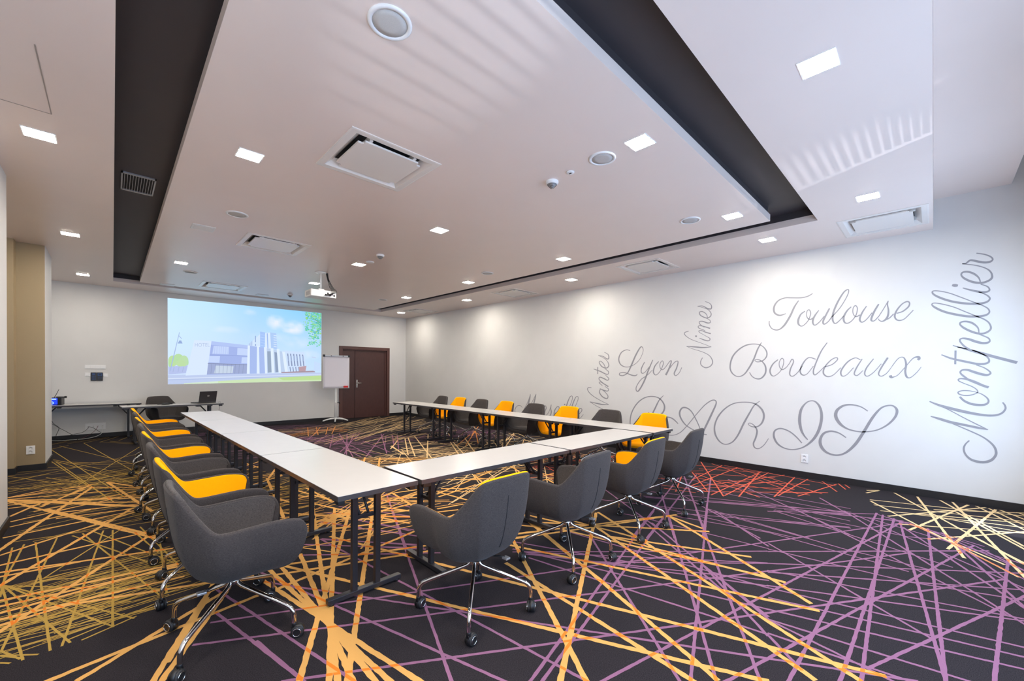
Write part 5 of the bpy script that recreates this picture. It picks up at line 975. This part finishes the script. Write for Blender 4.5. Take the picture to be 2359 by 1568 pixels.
b = MB(); b.box((-.33, -.075, 1.832), (.33, -.052, 1.872), M_GREYM, b=.004); b.build('clamp_bar', t)
for s_ in (-1, 1):
    b = MB(); b.box((s_*.335-.03, -.078, 1.825), (s_*.335+.03, -.030, 1.885), M_BLACKP, b=.008); b.build('corner_cap', t)
for x in (-.15, .17):
    b = MB(); b.lathe([(.012, 0), (.012, .016)], M_BLACKP, 12, Matrix.Translation((x, -.075, 1.852)) @ Matrix.Rotation(PI/2, 4, 'X')); b.build('pad_hook', t)
b = MB(); b.box((-.06, -.012, -.026), (.06, .012, .026), M_RED, b=.005)
o = tag(b.build('board_eraser', None, (4.74, 11.7205-.10, .992), R(-4)), 'red felt eraser stuck on the flipchart bottom right corner', 'eraser')

# ---------------------------------------------------------------- on the laptop table
t = thing('laptop', 'open black laptop with its lid back to the room', 'laptop', (1.46, 10.85, TH), R(27))
b = MB(); b.box((-.18, 0, .002), (.18, .25, .022), M_BLACKP, b=.004); b.build('base', t)
b = MB(); b.box((-.16, .03, .022), (.16, .15, .0235), mat('keyboard keys', (44, 44, 48), .6), b=.001); b.build('keyboard', t)
lid = MB(); Tl = Matrix.Translation((0, .006, .024)) @ Matrix.Rotation(R(10), 4, 'X')
lid.box((-.18, -.008, 0), (.18, .004, .235), mat('laptop lid', (42, 41, 46), .38), T=Tl, b=.004); lo = lid.build('lid', t)
b = MB(); n = 24
b.add([Tl @ Vector((.026*math.cos(2*PI*i/n), -.0086, .135+.014*math.sin(2*PI*i/n))) for i in range(n)], [tuple(range(n))], M_GREYM); b.build('oval_emblem', lo)
b = MB(); b.tube(spline([(1.665, 10.99, TH+.006), (1.69, 11.0, TH+.004), (1.712, 11.03, TH+.004), (1.722, 11.14, .66), (1.70, 11.16, .50), (1.66, 11.2, .30), (1.60, 11.4, .02), (1.5, 11.7, .006)], 6), .003, M_CABLE, 6)
tag(b.build('laptop_cable'), 'thin black cable hanging off the laptop table right end', 'cable')
t = thing('power_adapter', 'black power adapter with coiled cable on the laptop table', 'adapter', (.78, 10.86, TH), R(30))
b = MB(); b.box((-.07, -.03, 0), (.05, .03, .032), M_BLACKP, b=.008); b.build('brick', t)
b = MB(); b.tube(spline([(.05, 0, .014), (.09, .02, .03), (.12, .06, .016), (.08, .10, .028), (.04, .07, .018), (.07, .02, .04), (.13, .03, .012), (.16, .08, .006), (.05, .13, .006), (-.10, .09, .006)], 6), .005, M_CABLE, 6); b.build('cable', t)

# ---------------------------------------------------------------- on and under the side table
t = thing('audio_receiver', 'small black audio box with blue lit front panel and aerial', 'audio box', (-.80, 11.93, TH), R(-9))
b = MB(); b.box((-.10, -.07, .004), (.10, .12, .145), M_BLACKP, b=.006); bo = b.build('case', t)
b = MB(); b.box((-.092, -.0735, .018), (.045, -.0705, .138), M_BLUE, b=.001); b.build('lit_panel', bo)
b = MB(); b.box((-.08, -.0755, .112), (.03, -.0738, .130), M_BLUEW, b=.001); b.torus(.022, .004, M_BLUEW, Matrix.Translation((-.03, -.0748, .048)) @ Matrix.Rotation(PI/2, 4, 'X'), 24, 6); b.build('display', bo)
b = MB(); b.tube([(-.02, .02, .14), (.012, .02, .215), (.045, .02, .305)], [.0055, .0045, .0035], M_BLACKP, 8); b.build('aerial', t)
b = MB(); b.tube([(.02, -.02, .152), (.13, -.03, .150)], .011, M_BLACKP, 10); b.lathe([(0, 0), (.02, .004), (.022, .03), (0, .04)], M_BLACKP, 14, Matrix.Translation((.128, -.03, .150)) @ Matrix.Rotation(PI/2, 4, 'Y'))
tag(b.build('microphone', None, (-.80, 11.93, TH+.006), R(-9)), 'black handheld microphone lying on the blue lit audio box', 'microphone')
def cable(pts, r, M, label):
    b = MB(); b.tube(spline(pts, 8), r, M, 7); return tag(b.build('loose_cable'), label, 'cable', 'loose cables under the side table')
yw = YB-.03
cable([(-.363, yw, .235), (-.37, yw-.05, .20), (-.45, yw-.06, .13), (-.60, yw-.04, .095), (-.72, yw-.05, .03), (-.86, yw-.05, .006)], .004, M_CABLE, 'black cable from the left socket trailing left along the wall')
cable([(-.35, yw, .235), (-.28, yw-.015, .20), (-.20, yw-.015, .12), (-.13, yw-.015, .06), (-.10, yw-.015, .006)], .004, M_CABLE, 'short black cable from the left socket slanting right')
cable([(-.225, yw, .232), (-.235, yw-.04, .20), (-.29, yw-.05, .12), (-.38, yw-.06, .05), (-.46, yw-.10, .006)], .0035, mat('dark red cable', (96, 34, 44), .5), 'dark red cable from the middle socket')
cable([(-.16, yw, .235), (-.15, yw-.07, .19), (-.16, yw-.10, .10), (-.24, yw-.12, .04), (-.40, yw-.14, .008), (-.60, yw-.14, .006), (-.78, yw-.14, .006), (-.90, yw-.08, .03), (-.98, yw-.06, .14)], .0045, M_CABLEW, 'white cable from the right socket lying along the carpet edge')
cable([(-.90, yw-.10, .50), (-.88, yw-.10, .38), (-.78, yw-.14, .28), (-.66, yw-.17, .18), (-.56, yw-.20, .09), (-.50, yw-.22, .006)], .004, M_CABLE, 'long black cable hanging from the table to the floor')
cable([(-.89, yw-.12, .50), (-.84, yw-.12, .36), (-.77, yw-.10, .27), (-.775, yw-.08, .20), (-.80, yw-.10, .12), (-.815, yw-.12, .006)], .004, M_CABLE, 'black cable hanging straight down near the pier')

# ---------------------------------------------------------------- plates and sockets on the walls
def plate_row(x0, x1, z0, z1, n, label, name, cat, extra=None):
    t = thing(name, label, cat, ((x0+x1)/2, YB, (z0+z1)/2)); hw, hz = (x1-x0)/2, (z1-z0)/2
    b = MB(); b.box((-hw, -.010, -hz), (hw, 0, hz), M_WHITE, b=.003); b.build('plate', t)
    for k in range(n):
        xa = -hw+.012+k*(2*hw-.024)/n; xb = xa+(2*hw-.024)/n-.004
        b = MB()
        if extra == 'socket':
            b.lathe([(.019, .0), (.019, .004), (.017, .004), (.016, .001), (0, .001)], M_WHITE, 20, Matrix.Translation(((xa+xb)/2, -.010, 0)) @ Matrix.Rotation(PI/2, 4, 'X'), cap=False)
            for s_ in (-.006, .006): b.lathe([(.0025, 0), (.0025, .003)], M_DARKGAP, 8, Matrix.Translation(((xa+xb)/2+s_, -.0105, 0)) @ Matrix.Rotation(PI/2, 4, 'X'))
            b.build('socket_outlet', t)
        else:
            b.box((xa, -.015, -hz+.010), (xb, -.010, hz-.010), M_WHITE, b=.002); b.build('switch', t)
    return t
plate_row(-.413, -.105, 1.437, 1.518, 4, 'long white plate of four switches on the back wall', 'switch_plate', 'light switch')
plate_row(-.413, -.33, 1.282, 1.355, 1, 'small white switch at the left of the black touch panel', 'switch_plate', 'light switch')
plate_row(-.14, -.07, 1.268, 1.34, 1, 'small white switch at the right of the black touch panel', 'switch_plate', 'light switch')
plate_row(-.408, -.105, .165, .30, 4, 'long white row of sockets low on the back wall under the side table', 'socket_strip', 'socket', 'socket')
t = thing('touch_panel', 'black double touch control panel with lit screens on the back wall', 'control panel', (-.236, YB, 1.275))
for s_ in (-1, 1):
    b = MB(); b.box((s_*.046-.044, -.024, -.088), (s_*.046+.044, -.0, .088), M_BLACKP, b=.004); p_ = b.build('panel', t)
    b = MB()
    if s_ < 0:
        b.box((s_*.046-.022, -.0255, .045), (s_*.046+.022, -.0242, .062), M_SCREEN)
        for r_ in range(4):
            for c_ in range(3): b.box((s_*.046-.026+c_*.021, -.0255, -.06+r_*.024), (s_*.046-.016+c_*.021, -.0242, -.052+r_*.024), M_SCREEN)
    else:
        for q in (((-.03, .02), (.03, .026)), ((-.03, .058), (.03, .064)), ((-.03, .026), (-.024, .058)), ((.024, .026), (.03, .058))):
            b.box((s_*.046+q[0][0], -.0255, q[0][1]), (s_*.046+q[1][0], -.0242, q[1][1]), M_SCREEN)
        for c_ in range(3): b.box((s_*.046-.026+c_*.021, -.0255, -.03), (s_*.046-.016+c_*.021, -.0242, -.022), M_SCREEN)
    b.build('screen', p_)
def wall_socket(T, label):
    t = thing('wall_socket', label, 'socket'); t.matrix_world = T
    b = MB(); b.box((-.042, -.010, -.06), (.042, 0, .06), M_WHITE, b=.004); b.build('plate', t)
    for z in (.026, -.026):
        b = MB(); Tm = Matrix.Translation((0, -.0102, z)) @ Matrix.Rotation(PI/2, 4, 'X')
        b.lathe([(.021, 0), (.021, .004), (.019, .004), (.018, .0008), (0, .0008)], M_WHITE, 22, Tm, cap=False)
        b.torus(.0185, .0016, M_GREYM, Tm, 22, 5)
        for s_ in (-.007, .007): b.lathe([(.0028, 0), (.0028, .003)], M_DARKGAP, 8, Matrix.Translation((s_, -.0106, z)) @ Matrix.Rotation(PI/2, 4, 'X'))
        b.lathe([(.0024, 0), (.0024, .008)], M_GREYM, 8, Matrix.Translation((0, -.0106, z+.010)) @ Matrix.Rotation(PI/2, 4, 'X'))
        b.build('socket_outlet', t)
    return t
wall_socket(Matrix.Translation((-.828, 8.868, .291)), 'white double wall socket low on the beige pier')
wall_socket(Matrix.Translation((XR, 1.255, .27)) @ Matrix.Rotation(-PI/2, 4, 'Z'), 'white double wall socket low on the right wall under PARIS')

# ---------------------------------------------------------------- projected picture (shone on the back wall)
PM = bpy.data.materials.new('projected image'); PM.use_nodes = True
nt = PM.node_tree; nt.nodes.clear()
out = nt.nodes.new('ShaderNodeOutputMaterial'); em = nt.nodes.new('ShaderNodeEmission'); at = nt.nodes.new('ShaderNodeVertexColor'); at.layer_name = 'Col'
nt.links.new(at.outputs[0], em.inputs[0]); nt.links.new(em.outputs[0], out.inputs[0]); em.inputs[1].default_value = 1.08
vs = []; fs = []; cs = []
def pq(pts, c, off):
    o = len(vs)
    for (x, z) in pts: vs.append((x, YB-off, z))
    fs.append(tuple(range(o, o+len(pts)))); cs.append([c]*len(pts) if isinstance(c[0], (int, float)) else c)
TLc, TRc, BRc, BLc = (.905, 3.078), (4.293, 3.087), (4.296, 1.141), (.911, 1.095)
def at_uv(u, v):   # v from top
    a = (TLc[0]+(TRc[0]-TLc[0])*u, TLc[1]+(TRc[1]-TLc[1])*u); c = (BLc[0]+(BRc[0]-BLc[0])*u, BLc[1]+(BRc[1]-BLc[1])*u)
    return (a[0]+(c[0]-a[0])*v, a[1]+(c[1]-a[1])*v)
from mathutils import noise as mn
CT = [[(198, 232, 254), (190, 228, 252), (168, 214, 250), (150, 210, 250), (140, 206, 250)],
      [(205, 234, 254), (198, 228, 252), (182, 218, 250), (178, 218, 250), (170, 214, 250)],
      [(206, 230, 252), (202, 226, 250), (196, 220, 248), (196, 224, 250), (186, 218, 248)],
      [(204, 222, 250), (200, 218, 248), (200, 218, 248), (204, 224, 250), (196, 222, 248)]]
def sky(u, v):
    x = u*4; y = min(v/0.9, 1)*3; i = min(int(x), 3); j = min(int(y), 2); fx, fy = x-i, y-j
    c = [(CT[j][i][k]*(1-fx)+CT[j][i+1][k]*fx)*(1-fy)+(CT[j+1][i][k]*(1-fx)+CT[j+1][i+1][k]*fx)*fy for k in range(3)]
    cl = 0
    for (cu, cv, ru, rv, s_) in ((.655, .19, .075, .11, .9), (.79, .24, .085, .11, .95), (.74, .27, .05, .06, .6), (.33, .33, .10, .05, .35), (.48, .08, .05, .05, .5), (.82, .45, .12, .10, .4), (.62, .40, .16, .08, .3), (.9, .62, .1, .08, .4)):
        d_ = ((u-cu)/ru)**2+((v-cv)/rv)**2
        cl += s_*max(0, 1-d_)*(0.65+0.8*mn.noise(Vector((u*22, v*16, 1.3))))
    cl = max(0, min(.85, cl))
    return tuple(a+(240-a)*cl if k < 2 else a+(254-a)*cl for k, a in enumerate(c))
NU, NV = 72, 40
for j in range(NV):
    for i in range(NU):
        q = [(i/NU, j/NV), ((i+1)/NU, j/NV), ((i+1)/NU, (j+1)/NV), (i/NU, (j+1)/NV)]
        pq([at_uv(*p) for p in q], [sky(*p) for p in q], .0015)
for k, (c, pts) in enumerate(PIC): pq(pts, tuple(v*.78+w_*.22 for v, w_ in zip(c, (222, 234, 254))), .0018+.00002*k)
rl = random.Random(5)
for k in range(520):
    # leafy branches in the top right corner, thinning out towards lower left
    u = 1-abs(rl.gauss(0, .065)); v = .0+abs(rl.gauss(0, .22))
    if rl.random() < .35: u = rl.uniform(.87, 1); v = rl.uniform(0, .28)
    if rl.random() < .06: u = rl.uniform(.90, .95); v = rl.uniform(.33, .47)
    if u < .855 or v > .5: continue
    x, z = at_uv(min(u, .994), max(v, .006)); s_ = rl.uniform(.012, .030); a = rl.uniform(0, PI)
    c = rl.choice([(118, 206, 190), (96, 196, 166), (126, 212, 140), (150, 220, 170), (90, 186, 190), (160, 216, 120)])
    pts = []
    for q in range(5):
        px_, pz_ = x+math.cos(a+q*1.257)*s_, z+math.sin(a+q*1.257)*s_*.7
        pts.append((min(px_, 4.291), min(pz_, 3.085)))
    pq(pts, c, .0042+.000001*k)
for p0, p1, wd in (((4.27, 2.80), (3.98, 2.96), .008), ((4.28, 2.62), (4.05, 2.50), .006), ((4.27, 2.72), (4.10, 2.86), .006)):
    pq([(p0[0], p0[1]-wd), (p0[0], p0[1]+wd), (p1[0], p1[1]+wd*.3), (p1[0], p1[1]-wd*.3)], (96, 130, 140), .0048)
# HOTEL sign on the pale facade
fc = bpy.data.curves.new('sign', 'FONT'); fc.body = 'HOTEL'; fc.size = .125
fo = bpy.data.objects.new('sign', fc); col.objects.link(fo)
dg = bpy.context.evaluated_depsgraph_get(); fm = bpy.data.meshes.new_from_object(fo.evaluated_get(dg))
xs_ = [v.co.x for v in fm.vertices]; sx_ = .285/(max(xs_)-min(xs_))
for p in fm.polygons:
    pq([(1.405+(fm.vertices[i].co.x-min(xs_))*sx_, 1.985+fm.vertices[i].co.y*1.0+(fm.vertices[i].co.x-min(xs_))*.04) for i in p.vertices], (178, 194, 222), .0047)
bpy.data.objects.remove(fo); bpy.data.curves.remove(fc)
me = bpy.data.meshes.new('projected_picture'); me.from_pydata(vs, [], fs); me.materials.append(PM)
ca = me.color_attributes.new('Col', 'FLOAT_COLOR', 'CORNER'); li = 0
for poly, c in zip(me.polygons, cs):
    for q, l in enumerate(poly.loop_indices): ca.data[l].color = (*srgb(c[q]), 1)
o = bpy.data.objects.new('projected_picture', me); col.objects.link(o)
tag(o, 'bright projected picture of a modern hotel under blue sky on the back wall', 'projected image')
